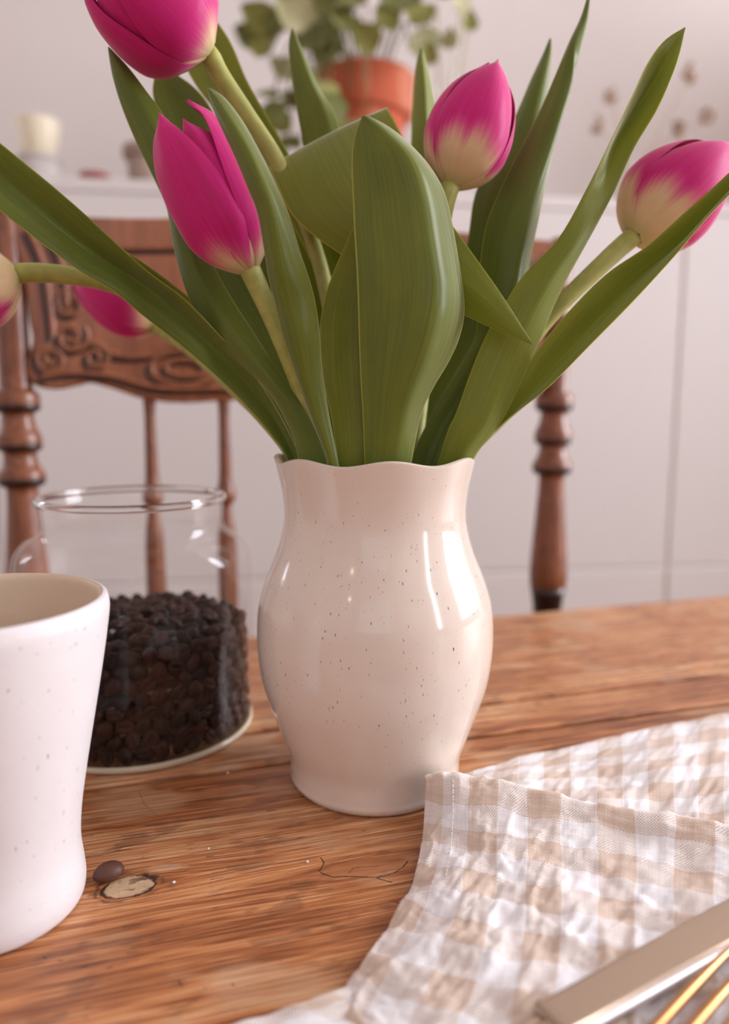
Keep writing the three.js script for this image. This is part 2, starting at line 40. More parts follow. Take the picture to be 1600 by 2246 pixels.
    upper: {pts:[[[0.0296,0.012,0.0344],[0.0391,0.012,0.0382],[0.0526,0.012,0.0482],[0.0704,0.012,0.0606],[0.0974,0.012,0.0759],[0.1282,0.012,0.0903],[0.1636,0.012,0.1077]],[[0.015,0.023,0.0482],[0.0281,0.023,0.0509],[0.0466,0.022,0.0591],[0.066,0.021,0.0705],[0.0921,0.021,0.085],[0.1221,0.021,0.0985],[0.1563,0.021,0.1152]],[[0.014,0.0205,0.0509],[0.0263,0.022,0.0578],[0.0443,0.021,0.0659],[0.0637,0.02,0.0762],[0.0892,0.02,0.0905],[0.1181,0.02,0.1046],[0.1511,0.02,0.1215]],[[0.013,0.0115,0.0543],[0.0243,0.015,0.0656],[0.0412,0.016,0.0756],[0.0603,0.016,0.0848],[0.0868,0.015,0.0957],[0.1134,0.016,0.1121],[0.146,0.016,0.128]],[[0.0088,0.006,0.0684],[0.0205,0.009,0.0781],[0.0351,0.013,0.0941],[0.0535,0.012,0.1017],[0.0773,0.013,0.1139],[0.1035,0.012,0.1275],[0.1343,0.012,0.1423]],[[-0.0,0.003,0.0922],[0.0098,0.01,0.1077],[0.0262,0.01,0.1162],[0.0425,0.013,0.128],[0.0666,0.01,0.1345],[0.089,0.011,0.1494],[0.1183,0.011,0.1613]],[[-0.0111,0.003,0.1108],[0.0008,0.007,0.1252],[0.0159,0.012,0.1404],[0.0354,0.01,0.1455],[0.0552,0.011,0.1561],[0.0775,0.01,0.1668],[0.1044,0.01,0.1779]],[[-0.0238,0.003,0.1291],[-0.0112,0.009,0.1462],[0.0068,0.009,0.1565],[0.0254,0.011,0.1663],[0.046,0.01,0.1735],[0.0671,0.01,0.1824],[0.0928,0.01,0.1916]],[[-0.0318,0.003,0.1406],[-0.0199,0.006,0.1568],[-0.0024,0.01,0.1726],[0.0186,0.009,0.1802],[0.0377,0.009,0.1894],[0.0573,0.009,0.1972],[0.0813,0.009,0.2053]],[[-0.0356,0.003,0.1576],[-0.0253,0.006,0.1737],[-0.0087,0.008,0.1869],[0.0113,0.008,0.1957],[0.0301,0.008,0.2038],[0.0484,0.008,0.2106],[0.0709,0.008,0.2178]]],u:[0,0.017,0.0375,0.0588,0.0845,0.112,0.1442],v:[0,0.0163,0.0229,0.0327,0.0508,0.0771,0.0991,0.1198,0.1364,0.153]},
    lower: {pts:[[[0.0412,0.003,0.0129],[0.0708,0.004,0.0024],[0.1097,0.006,-0.0038],[0.1595,0.005,-0.021],[0.2086,0.007,-0.0299],[0.3012,0.006,-0.0544]],[[0.035,0.004,0.0224],[0.062,0.007,0.0276],[0.0976,0.005,0.0234],[0.1326,0.009,0.027],[0.1771,0.006,0.0175],[0.242,0.008,0.0153]],[[0.0285,0.004,0.0392],[0.0535,0.006,0.052],[0.079,0.008,0.0646],[0.1123,0.006,0.064],[0.1432,0.008,0.0682],[0.1973,0.006,0.0685]],[[0.0125,0.002,0.0797],[0.0357,0.003,0.0931],[0.0624,0.003,0.1023],[0.0878,0.003,0.1085],[0.1143,0.003,0.1122],[0.1557,0.003,0.1181]],[[-0.0154,0.0015,0.1268],[0.0076,0.0025,0.1372],[0.0317,0.0025,0.1444],[0.0597,0.0025,0.1483],[0.0877,0.0025,0.1523],[0.1226,0.0025,0.1572]],[[-0.0373,0.004,0.1433],[-0.0131,0.003,0.1527],[0.0115,0.002,0.1615],[0.0435,0.002,0.166],[0.0755,0.002,0.1705],[0.1076,0.002,0.1751]],[[-0.0597,0.004,0.1483],[-0.0308,0.004,0.1653],[0.0005,0.002,0.176],[0.0355,0.002,0.1822],[0.065,0.002,0.1864],[0.0945,0.002,0.1905]],[[-0.086,0.003,0.1565],[-0.0474,0.003,0.1767],[-0.009,0.002,0.1884],[0.0232,0.002,0.1953],[0.056,0.002,0.1999],[0.0833,0.002,0.2037]]],u:[0,0.0303,0.0624,0.097,0.1316,0.1793],v:[0,0.0453,0.0889,0.1387,0.1899,0.2148,0.2348,0.2539]},
  },
  hem: [[0.0253,0.0235,0.0527],[0.0236,0.0218,0.0597],[0.0221,0.0153,0.0659],[0.0181,0.0096,0.0788],[0.0106,0.01,0.1],[0.0054,0.0095,0.1125]],
  chair: {position:[-0.2481,-0.75,-0.3085],turn:0.0923,width:0.4786},
  crestLow: [[0.0055,0.3164],[0.0119,0.2992],[0.0154,0.2782],[0.0172,0.2498],[0.0189,0.2318],[0.013,0.2135],[0.0158,0.2007],[0.0295,0.1967],[0.0474,0.1998],[0.0582,0.2021],[0.076,0.1974],[0.1013,0.1888],[0.1312,0.1858],[0.1619,0.1875],[0.1932,0.1891],[0.22,0.19]],
  plantOwn: 36,
  plantLeaves: [[0.0006,0.8587,-1.1569,0.0516],[0.0263,0.8542,-1.0855,0.0344],[0.0635,0.908,-1.149,0.031],[0.0883,0.8517,-1.1038,0.0473],[0.1244,0.8693,-1.096,0.043],[0.065,0.7826,-1.0265,0.0473],[0.1172,0.8438,-1.142,0.043],[0.1703,0.8237,-0.9778,0.0387],[0.2191,0.8212,-1.0108,0.0344],[0.2447,0.8127,-1.0366,0.031],[0.019,0.7721,-1.124,0.0293],[-0.0129,0.7163,-1.0345,0.0258],[0.0188,0.7146,-1.1375,0.0413],[-0.0021,0.6772,-1.1599,0.0344],[0.0792,0.7286,-1.0161,0.0344],[0.118,0.7107,-1.0807,0.0473],[0.1332,0.6565,-0.9835,0.0387],[0.2198,0.7909,-1.0323,0.0344],[0.1565,0.7706,-0.9859,0.031],[0.0535,0.7479,-1.1478,0.0344],[-0.0226,0.787,-1.0744,0.0258],[0.0358,0.6794,-1.149,0.0293],[-0.0124,0.857,-1.1295,0.0379],[-0.0331,0.836,-1.1454,0.0344],[0.0456,0.8117,-1.0223,0.043],[0.0897,0.836,-1.0002,0.0396],[0.1463,0.8805,-1.0772,0.043],[0.0526,0.747,-1.0205,0.0379],[0.0964,0.7998,-1.1057,0.0344],[0.0035,0.7033,-1.0662,0.031],[-0.0242,0.6875,-1.0894,0.0258],[0.0325,0.7586,-1.1477,0.031],[0.1287,0.8264,-1.0669,0.0379],[0.0587,0.6636,-1.01,0.0379],[0.163,0.8106,-1.0034,0.031],[0.2083,0.8725,-1.0595,0.0344],[0.2747,0.8782,-1.0469,0.043],[0.3071,0.8647,-1.0606,0.0344],[0.3201,0.8169,-1.0206,0.0224],[0.2925,0.8055,-1.0646,0.0241],[0.2518,0.7621,-1.0295,0.0258]],
  pot: [0.1674,0.8147,-1.1893],
};

const scene = new THREE.Scene();
const camera = new THREE.PerspectiveCamera(2 * Math.atan(1123 / 1650) * 180 / Math.PI, 1600 / 2246, 0.02, 60);
camera.position.set(...DATA.camera.position);
camera.lookAt(...DATA.camera.target);
camera.focus = 0.302;
camera.userData.fStop = 4.3;
scene.add(camera);

// overcast daylight outside, seen through the windows
const SKY = new THREE.Color().setRGB(0.7, 0.76, 0.86);
scene.background = SKY;

RectAreaLightUniformsLib.init();
const EXPOSURE = 1.0;
const daylight = new THREE.Color().setRGB(0.96, 0.985, 1.07);
// window openings: on the right-hand wall [z0, z1, y0, y1], on the wall behind the camera [x0, x1, y0, y1]
const RIGHT_X = 2.6, LEFT_X = -2.0, BACK_Z = -1.5, FRONT_Z = 3.0, FLOOR_Y = -0.75, CEIL_Y = 2.25;
const WINDOWS_RIGHT = [[-0.7, 0.48, 0.14, 2.08], [1.8, 2.16, 0.14, 2.08]];
const WINDOWS_LEFT = [[-1.46, -1.2, 0.45, 1.1]];
const WINDOWS_FRONT = [[-1.4, 0.4, 0.3, 1.7]];
function windowLight(x, y, z, w, h, towards, intensity) {
  const l = new THREE.RectAreaLight(daylight, intensity, w, h);
  l.position.set(x, y, z); l.lookAt(...towards);
  scene.add(l);
}
for (const [a, b, c, d] of WINDOWS_RIGHT) windowLight(RIGHT_X + 0.16, (c + d) / 2, (a + b) / 2, b - a, d - c, [0, (c + d) / 2, (a + b) / 2], 16);
for (const [a, b, c, d] of WINDOWS_LEFT) windowLight(LEFT_X - 0.16, (c + d) / 2, (a + b) / 2, b - a, d - c, [0, (c + d) / 2, (a + b) / 2], 9);
for (const [a, b, c, d] of WINDOWS_FRONT) windowLight((a + b) / 2, (c + d) / 2, FRONT_Z + 0.16, b - a, d - c, [(a + b) / 2, (c + d) / 2, 0], 0.5);

// ------------------------------------------------------------------ helpers
const used = new Map();
function numbered(name) { const n = used.get(name) ?? 0; used.set(name, n + 1); return n ? name + '_' + String(n).padStart(3, '0') : name; }
function shadows(o) { o.traverse((m) => { if (m.isMesh) { m.castShadow = true; m.receiveShadow = true; } }); return o; }
function thing(name, label, category, pos = [0, 0, 0], turn = 0, group) {
  const g = new THREE.Group(); g.name = numbered(name); g.position.set(...pos); g.rotation.y = turn;
  g.userData = { label, category }; if (group) g.userData.group = group;
  scene.add(g); return g;
}
function part(name, geometry, material, parent, label) {
  const m = new THREE.Mesh(geometry, material); m.name = name; m.castShadow = m.receiveShadow = true;
  if (label) m.userData.label = label;
  parent.add(m); return m;
}
function single(name, geometry, material, label, category, group) {
  const m = new THREE.Mesh(geometry, material); m.name = numbered(name); m.castShadow = m.receiveShadow = true;
  m.userData = { label, category }; if (group) m.userData.group = group;
  scene.add(m); return m;
}
function structure(name, geometry, material, label, category) {
  const m = new THREE.Mesh(geometry, material); m.name = name; m.castShadow = m.receiveShadow = true;
  m.userData = { kind: 'structure', label, category }; scene.add(m); return m;
}
function rng(seed) { let s = seed >>> 0; return () => { s = (s + 0x6d2b79f5) | 0; let t = Math.imul(s ^ (s >>> 15), 1 | s); t = (t + Math.imul(t ^ (t >>> 7), 61 | t)) ^ t; return ((t ^ (t >>> 14)) >>> 0) / 4294967296; }; }
function hash(x, y) { let h = Math.imul(x, 374761393) + Math.imul(y, 668265263) | 0; h = Math.imul(h ^ (h >>> 13), 1274126177); return ((h ^ (h >>> 16)) >>> 0) / 4294967296; }
function noise(x, y) {
  const xi = Math.floor(x), yi = Math.floor(y); let u = x - xi, v = y - yi; u = u * u * (3 - 2 * u); v = v * v * (3 - 2 * v);
  const a = hash(xi, yi), b = hash(xi + 1, yi), c = hash(xi, yi + 1), d = hash(xi + 1, yi + 1);
  return a + (b - a) * u + (c - a) * v + (a - b - c + d) * u * v;
}
function fbm(x, y, o = 4) { let s = 0, a = 0.5, n = 0; for (let i = 0; i < o; i++) { s += a * noise(x, y); n += a; a *= 0.5; x = x * 2.03 + 17.1; y = y * 2.03 + 5.3; } return s / n; }
const clamp = (x, a = 0, b = 1) => Math.min(b, Math.max(a, x));
const smooth = (a, b, x) => { const t = clamp((x - a) / (b - a)); return t * t * (3 - 2 * t); };
const mix3 = (a, b, t) => [a[0] + (b[0] - a[0]) * t, a[1] + (b[1] - a[1]) * t, a[2] + (b[2] - a[2]) * t];
function texture(w, h, fn, srgb = true) {           // fn(u, v) -> [r, g, b] in 0..255
  const d = new Uint8Array(w * h * 4);
  for (let y = 0, i = 0; y < h; y++) for (let x = 0; x < w; x++, i += 4) { const c = fn((x + 0.5) / w, (y + 0.5) / h, x, y); d[i] = clamp(c[0], 0, 255); d[i + 1] = clamp(c[1], 0, 255); d[i + 2] = clamp(c[2], 0, 255); d[i + 3] = 255; }
  const t = new THREE.DataTexture(d, w, h); t.magFilter = THREE.LinearFilter; t.minFilter = THREE.LinearMipmapLinearFilter; t.generateMipmaps = true;
  t.wrapS = t.wrapT = THREE.RepeatWrapping; if (srgb) t.colorSpace = THREE.SRGBColorSpace; t.needsUpdate = true; return t;
}
const grey = (w, h, fn) => texture(w, h, (u, v) => { const g = 255 * fn(u, v); return [g, g, g]; }, false);
function std(o) { return new THREE.MeshStandardMaterial(o); }
function phys(o) { return new THREE.MeshPhysicalMaterial(o); }
// A closed thin shell from a grid of points: pts[i][j] are Vector3, half the thickness to each side
function shell(pts, thickness, uvOf) {
  const n = pts.length, m = pts[0].length, N = [], pos = [], uv = [], idx = [];
  const a = new THREE.Vector3(), b = new THREE.Vector3();
  for (let i = 0; i < n; i++) { N.push([]); for (let j = 0; j < m; j++) {
    a.subVectors(pts[Math.min(i + 1, n - 1)][j], pts[Math.max(i - 1, 0)][j]);
    const ii = (pts[i][m - 1].distanceTo(pts[i][0]) < 1e-4) ? Math.max(i - 1, 0) : i;
    b.subVectors(pts[ii][Math.min(j + 1, m - 1)], pts[ii][Math.max(j - 1, 0)]);
    N[i].push(new THREE.Vector3().crossVectors(b, a).normalize());
  } }
  const edge = (i, j) => Math.min(1, 0.35 + 0.65 * Math.min(j, m - 1 - j, 2) / 2) * Math.min(1, 0.4 + Math.min(i, n - 1 - i));
  for (const s of [1, -1]) for (let i = 0; i < n; i++) for (let j = 0; j < m; j++) {
    const p = pts[i][j], k = s * thickness / 2 * edge(i, j), q = N[i][j];
    pos.push(p.x + q.x * k, p.y + q.y * k, p.z + q.z * k); uv.push(...uvOf(j / (m - 1), i / (n - 1), i, j));
  }
  const A = (i, j) => i * m + j, B = (i, j) => n * m + i * m + j;
  for (let i = 0; i < n - 1; i++) for (let j = 0; j < m - 1; j++) {
    idx.push(A(i, j), A(i, j + 1), A(i + 1, j), A(i, j + 1), A(i + 1, j + 1), A(i + 1, j));
    idx.push(B(i, j), B(i + 1, j), B(i, j + 1), B(i, j + 1), B(i + 1, j), B(i + 1, j + 1));
  }
  for (let i = 0; i < n - 1; i++) {
    idx.push(A(i, 0), A(i + 1, 0), B(i, 0), B(i, 0), A(i + 1, 0), B(i + 1, 0));
    idx.push(A(i, m - 1), B(i, m - 1), A(i + 1, m - 1), B(i, m - 1), B(i + 1, m - 1), A(i + 1, m - 1));
  }
  for (let j = 0; j < m - 1; j++) {
    idx.push(A(0, j), B(0, j), A(0, j + 1), B(0, j), B(0, j + 1), A(0, j + 1));
    idx.push(A(n - 1, j), A(n - 1, j + 1), B(n - 1, j), B(n - 1, j), A(n - 1, j + 1), B(n - 1, j + 1));
  }
  const g = new THREE.BufferGeometry();
  g.setAttribute('position', new THREE.Float32BufferAttribute(pos, 3)); g.setAttribute('uv', new THREE.Float32BufferAttribute(uv, 2));
  g.setIndex(idx); g.computeVertexNormals(); return g;
}
const cr = (a, b, c, d, t) => 0.5 * (2 * b + (c - a) * t + (2 * a - 5 * b + 4 * c - d) * t * t + (3 * b - a - 3 * c + d) * t * t * t);
function along(list, t) {                         // Catmull-Rom through rows of numbers, t in 0..1
  const n = list.length - 1, x = clamp(t, 0, 1) * n, i = Math.min(Math.floor(x), n - 1), f = x - i;
  const p0 = list[Math.max(i - 1, 0)], p1 = list[i], p2 = list[i + 1], p3 = list[Math.min(i + 2, n)];
  return p1.map((_, k) => cr(p0[k], p1[k], p2[k], p3[k], f));
}
function profileAt(pr, u) { for (let i = 0; i < pr.length - 1; i++) if (u <= pr[i + 1][0]) { const f = (u - pr[i][0]) / (pr[i + 1][0] - pr[i][0]); const g = (k) => pr[clamp(k, 0, pr.length - 1)][1]; return cr(g(i - 1), g(i), g(i + 1), g(i + 2), f); } return 0; }
function lathe(points, seg = 72) { return new THREE.LatheGeometry(points.map(([r, y]) => new THREE.Vector2(Math.max(r, 0.00001), y)), seg); }
function smoothProfile(points, n) { const c = new THREE.CatmullRomCurve3(points.map(([r, y]) => new THREE.Vector3(r, y, 0)), false, 'centripetal'); return c.getPoints(n).map((p) => [p.x, p.y]); }
function box(w, h, d, x = 0, y = 0, z = 0, r = 0) { const g = r ? new RoundedBoxGeometry(w, h, d, 2, r) : new THREE.BoxGeometry(w, h, d); g.translate(x, y, z); return g; }
function tube(points, r, seg = 40, rad = 8, closed = false) { return new THREE.TubeGeometry(new THREE.CatmullRomCurve3(points.map((p) => new THREE.Vector3(...p)), closed, 'centripetal'), seg, r, rad, closed); }
// tube whose radius changes along its length, with closed ends
function taper(points, radii, seg = 40, rad = 14) {
  const c = new THREE.CatmullRomCurve3(points.map((p) => new THREE.Vector3(...p)), false, 'centripetal'), fr = c.computeFrenetFrames(seg, false), pos = [], uv = [], idx = [];
  for (let i = 0; i <= seg; i++) {
    const t = i / seg, p = c.getPointAt(t), x = t * (radii.length - 1), k = Math.min(Math.floor(x), radii.length - 2), r = radii[k] + (radii[k + 1] - radii[k]) * (x - k);
    for (let j = 0; j <= rad; j++) { const a = j / rad * Math.PI * 2, q = p.clone().addScaledVector(fr.normals[i], Math.cos(a) * r).addScaledVector(fr.binormals[i], Math.sin(a) * r); pos.push(q.x, q.y, q.z); uv.push(j / rad, t); }
  }
  for (let i = 0; i < seg; i++) for (let j = 0; j < rad; j++) { const a = i * (rad + 1) + j, b = a + rad + 1; idx.push(a, a + 1, b, b, a + 1, b + 1); }
  for (const [i, flip] of [[0, false], [seg, true]]) { const p = c.getPointAt(i / seg), k = pos.length / 3; pos.push(p.x, p.y, p.z); uv.push(0.5, i / seg); for (let j = 0; j < rad; j++) { const a = i * (rad + 1) + j; if (flip) idx.push(k, a, a + 1); else idx.push(k, a + 1, a); } }
  const g = new THREE.BufferGeometry(); g.setAttribute('position', new THREE.Float32BufferAttribute(pos, 3)); g.setAttribute('uv', new THREE.Float32BufferAttribute(uv, 2)); g.setIndex(idx); g.computeVertexNormals(); return g;
}
function planarUV(g, fx, fz, ox = 0, oz = 0) { const p = g.attributes.position, uv = []; for (let i = 0; i < p.count; i++) uv.push(p.getX(i) * fx + ox, (p.getZ(i) + 0.4 * p.getY(i)) * fz + oz); g.setAttribute('uv', new THREE.Float32BufferAttribute(uv, 2)); return g; }

// ------------------------------------------------------------------ the room
const plaster = std({ color: '#e2d9d4', roughness: 0.9, bumpMap: grey(256, 256, (u, v) => fbm(u * 40, v * 40, 3)), bumpScale: 0.0006 });
const whitePaint = std({ color: '#ece7e4', roughness: 0.5 });
function wallSheet(name, along_, at, thick, holes, label) {   // along_: 'x' or 'z'; the wall's inner face is at `at`
  const [a0, a1] = along_ === 'x' ? [LEFT_X - 0.2, RIGHT_X + 0.2] : [BACK_Z - 0.2, FRONT_Z + 0.2];
  const s = new THREE.Shape(); s.moveTo(a0, FLOOR_Y - 0.1); s.lineTo(a1, FLOOR_Y - 0.1); s.lineTo(a1, CEIL_Y + 0.1); s.lineTo(a0, CEIL_Y + 0.1); s.closePath();
  for (const [p, q, r, t] of holes) { const h = new THREE.Path(); h.moveTo(p, r); h.lineTo(p, t); h.lineTo(q, t); h.lineTo(q, r); h.closePath(); s.holes.push(h); }
  const g = new THREE.ExtrudeGeometry(s, { depth: Math.abs(thick), bevelEnabled: false });
  if (along_ === 'x') g.translate(0, 0, thick > 0 ? at : at - Math.abs(thick));
  else { g.applyMatrix4(new THREE.Matrix4().makeBasis(new THREE.Vector3(0, 0, 1), new THREE.Vector3(0, 1, 0), new THREE.Vector3(-1, 0, 0))); g.translate(thick > 0 ? at + thick : at, 0, 0); }
  return structure(name, g, plaster, label, 'wall');
}
wallSheet('wall_back', 'x', BACK_Z, -0.14, [], 'warm white plaster wall behind the white cupboard');
wallSheet('wall_front', 'x', FRONT_Z, 0.14, WINDOWS_FRONT, 'white plaster wall with a wide window');
wallSheet('wall_left', 'z', LEFT_X, -0.14, WINDOWS_LEFT, 'white plaster wall with one small window');
wallSheet('wall_right', 'z', RIGHT_X, 0.14, WINDOWS_RIGHT, 'white plaster wall with two tall windows');
structure('ceiling', box(RIGHT_X - LEFT_X + 0.4, 0.1, FRONT_Z - BACK_Z + 0.4, (RIGHT_X + LEFT_X) / 2, CEIL_Y + 0.05, (FRONT_Z + BACK_Z) / 2), plaster, 'white plaster ceiling', 'ceiling');
const floorWood = std({ roughness: 0.55, map: texture(512, 512, (u, v) => { const b = Math.floor(v * 4), s = fbm(u * 6 + b * 9, v * 90, 4), t = hash(b, 7) * 18; return [132 + 50 * s + t, 96 + 42 * s + t, 68 + 34 * s + t]; }) });
{ const g = box(RIGHT_X - LEFT_X + 0.4, 0.1, FRONT_Z - BACK_Z + 0.4, (RIGHT_X + LEFT_X) / 2, FLOOR_Y - 0.05, (FRONT_Z + BACK_Z) / 2); structure('floor', planarUV(g, 1.2, 1.2), floorWood, 'brown wooden floor', 'floor'); }
const pane = phys({ color: '#ffffff', roughness: 0.02, transmission: 1, thickness: 0 });
let windowCount = 0;
function windowUnit(along_, at, [p, q, r, t], cols, rows, label) {
  const g = new THREE.Group(); g.name = 'window_' + (++windowCount); g.userData = { kind: 'structure', label, category: 'window' }; scene.add(g);
  const w = q - p, h = t - r, f = 0.035, bars = [];
  bars.push(box(w, f, 0.06, 0, h / 2 - f / 2, 0, 0.003), box(w, f, 0.06, 0, -h / 2 + f / 2, 0, 0.003), box(f, h, 0.06, -w / 2 + f / 2, 0, 0, 0.003), box(f, h, 0.06, w / 2 - f / 2, 0, 0, 0.003));
  for (let i = 1; i < cols; i++) bars.push(box(0.022, h, 0.04, -w / 2 + w * i / cols, 0, 0, 0.003));
  for (let i = 1; i < rows; i++) bars.push(box(w, 0.022, 0.04, 0, -h / 2 + h * i / rows, 0, 0.003));
  part('window_frame', mergeGeometries(bars), whitePaint, g);
  for (let i = 0; i < cols; i++) for (let k = 0; k < rows; k++) part('pane', box(w / cols - 0.01, h / rows - 0.01, 0.004, -w / 2 + w * (i + 0.5) / cols, -h / 2 + h * (k + 0.5) / rows, 0), pane, g);
  part('window_sill', box(w + 0.08, 0.025, 0.16, 0, -h / 2 - 0.0125, -0.1, 0.004), whitePaint, g);
  if (along_ === 'x') g.position.set((p + q) / 2, (r + t) / 2, at); else { g.position.set(at, (r + t) / 2, (p + q) / 2); g.rotation.y = along_ === 'z' ? Math.PI / 2 : -Math.PI / 2; }
}
windowUnit('z', RIGHT_X + 0.09, WINDOWS_RIGHT[0], 1, 1, 'tall white-framed window beside the table');
windowUnit('z', RIGHT_X + 0.09, WINDOWS_RIGHT[1], 1, 1, 'narrow white-framed window slit');
windowUnit('-z', LEFT_X - 0.09, WINDOWS_LEFT[0], 1, 1, 'small square white-framed window');
windowUnit('x', FRONT_Z + 0.09, WINDOWS_FRONT[0], 3, 2, 'wide white-framed window of six panes');
structure('baseboard_back', box(RIGHT_X - LEFT_X, 0.1, 0.018, (RIGHT_X + LEFT_X) / 2, FLOOR_Y + 0.05, BACK_Z + 0.009, 0.004), whitePaint, 'white painted baseboard along the back wall', 'baseboard');

// ------------------------------------------------------------------ the pine table
function woodAt(X, Z, knots) {                    // tone 0 dark .. 1 light, plus wear
  let zz = Z, near = 0;
  for (const [kx, kz, ax, az] of knots) { const r2 = ((X - kx) / (ax * 2.4)) ** 2 + ((Z - kz) / (az * 1.7)) ** 2, e = Math.exp(-r2); zz += (Z > kz ? 1 : -1) * az * 0.9 * e * clamp(Math.abs(Z - kz) / az, 0, 1) * -1; near = Math.max(near, e); }
  zz += 0.004 * (fbm(X * 5, Z * 9, 2) - 0.5) + 0.0016 * (fbm(X * 22, Z * 40, 2) - 0.5);
  const broad = fbm(X * 5 + 3, zz * 46, 3), band = fbm(X * 13 + 1, zz * 420, 3), fine = fbm(X * 60 + 9, zz * 1900, 2), hair = noise(X * 26 + 3, zz * 2300), wear = fbm(X * 26 + 40, Z * 60 + 7, 4), pore = noise(X * 110, zz * 1500);
  return { tone: 0.32 * broad + 0.36 * band + 0.44 * fine - 0.06, wear: smooth(0.55, 0.74, wear), scuff: smooth(0.62, 0.72, fbm(X * 70 + 5, Z * 190, 3)), hair: smooth(0.68, 0.9, hair), pore: smooth(0.8, 0.95, pore) * smooth(0.45, 0.6, broad + 0.25 * (fine - 0.5)), near };
}
const DARK = [122, 66, 34], MID = [196, 128, 78], LIGHT = [230, 186, 142];
function woodColour(w) {
  const t = clamp((w.tone - 0.27) / 0.48);
  let c = t < 0.5 ? mix3(DARK, MID, t * 2) : mix3(MID, LIGHT, t * 2 - 1);
  c = mix3(c, [214, 186, 158], 0.42 * w.wear); c = mix3(c, [112, 62, 34], 0.5 * w.hair); c = mix3(c, [84, 52, 34], 0.5 * w.pore + 0.28 * w.scuff * (1 - w.wear));
  return c;
}
const KNOTS = [[-0.1147, 0.0561, 0.0108, 0.0054], [-0.0263, 0.0706, 0.0176, 0.0062]];
const FX0 = -0.20, FXW = 0.44, FZ0 = -0.03, FZW = 0.24;
const frontBump = { w: 2048, h: 1024, d: new Uint8Array(2048 * 1024 * 4) };
const marks = (() => {                               // cracks, scratches and dents of the old board
  const c = document.createElement('canvas'); c.width = 2048; c.height = 1024; const x = c.getContext('2d'); x.fillStyle = '#000'; x.fillRect(0, 0, 2048, 1024); x.strokeStyle = '#fff'; x.lineCap = x.lineJoin = 'round';
  const r = rng(41), line = (pts, w, a) => { for (let i = 0; i + 1 < pts.length; i++) for (let k = 0; k < 4; k++) { const f = (t) => [pts[i][0] + (pts[i + 1][0] - pts[i][0]) * t, pts[i][1] + (pts[i + 1][1] - pts[i][1]) * t]; const p = f(k / 4), q = f((k + 1) / 4); x.globalAlpha = a * (0.55 + 0.45 * r()); x.lineWidth = w * (0.25 + 0.75 * r()); x.beginPath(); x.moveTo((p[0] - FX0) / FXW * 2048, (p[1] - FZ0) / FZW * 1024); x.lineTo((q[0] - FX0) / FXW * 2048 + r() - 0.5, (q[1] - FZ0) / FZW * 1024 + r() - 0.5); x.stroke(); } };
  for (const [pts, w, a] of DATA.cracks) line(pts, w, a);
  for (let k = 0; k < 420; k++) { const X = FX0 + FXW * r(), Z = FZ0 + FZW * r(), l = 0.001 + 0.006 * r() ** 3, a = (r() - 0.5) * 0.16; line([[X, Z], [X + l * Math.cos(a), Z + l * Math.sin(a)]], 0.9 + 1.4 * r(), 0.25 + 0.5 * r()); }
  for (let k = 0; k < 24; k++) { const X = FX0 + FXW * r(), Z = FZ0 + FZW * r(), l = 0.004 + 0.012 * r(), a = r() * 3; line([[X, Z], [X + l * Math.cos(a), Z + l * Math.sin(a)]], 0.7, 0.3); }
  return x.getImageData(0, 0, 2048, 1024).data;
})();
const frontMap = texture(2048, 1024, (u, v, px, py) => {
  const X = FX0 + u * FXW, Z = FZ0 + v * FZW, w = woodAt(X, Z, KNOTS); let c = woodColour(w), h = 0.55 + 0.3 * (w.tone - 0.5) - 0.3 * w.pore - 0.15 * w.scuff;
  const rag = 0.34 * (fbm(X * 260, Z * 420, 3) - 0.5);
  { // pale filled knot with a charred rim
    const [kx, kz, ax, az] = KNOTS[0], dx = (X - kx) / ax, dz = (Z - kz) / az, r = Math.hypot(dx, dz) * (1 + 0.18 * Math.cos(2 * Math.atan2(dz, dx))) + rag;
    if (r < 0.95) { const fl = smooth(0.62, 0.7, fbm(X * 420 + 4, Z * 600, 3)); c = mix3(mix3([188, 152, 116], [214, 186, 152], fbm(X * 300, Z * 500, 3)), [86, 62, 44], 0.85 * fl * smooth(-0.5, 0.6, dx)); h = 0.35 - 0.25 * fl; }
    const ring = Math.exp(-(((r - 1.02) / (0.03 + 0.12 * fbm(X * 300 + 9, Z * 300, 2))) ** 2)) * (0.35 + 0.65 * smooth(0.35, 0.55, fbm(X * 120 + 2, Z * 160, 2))), ring2 = 0.5 * Math.exp(-(((r - 1.32) / 0.09) ** 2));
    c = mix3(c, [48, 30, 20], clamp(0.95 * ring + ring2 * smooth(0.4, 0.6, fbm(X * 150, Z * 150, 2)))); h -= 0.5 * ring;
  }
  { // darker knot
    const [kx, kz, ax, az] = KNOTS[1], dx = (X - kx) / ax, dz = (Z - kz) / az, r = Math.hypot(dx, dz) + rag;
    if (r < 1.1) c = mix3(c, mix3([150, 92, 54], [182, 122, 80], fbm(X * 160, Z * 420, 3)), 0.7 * smooth(1.1, 0.75, r));
  }
  { const dx = (X + 0.1005) / 0.009, dz = (Z - 0.0485) / 0.0028, r = Math.hypot(dx, dz - 0.3 * dx) + 1.6 * rag; c = mix3(c, [216, 188, 156], 0.5 * smooth(1.1, 0.5, r)); }
  const i = (py * 2048 + px) * 4, mk = marks[i] / 255; c = mix3(c, [44, 27, 18], 0.9 * mk); h -= 0.6 * mk; frontBump.d[i] = frontBump.d[i + 1] = frontBump.d[i + 2] = 255 * clamp(h); frontBump.d[i + 3] = 255;
  return c;
});
const frontBumpMap = new THREE.DataTexture(frontBump.d, 2048, 1024); frontBumpMap.magFilter = THREE.LinearFilter; frontBumpMap.needsUpdate = true;
for (const t of [frontMap, frontBumpMap]) t.wrapS = t.wrapT = THREE.MirroredRepeatWrapping;
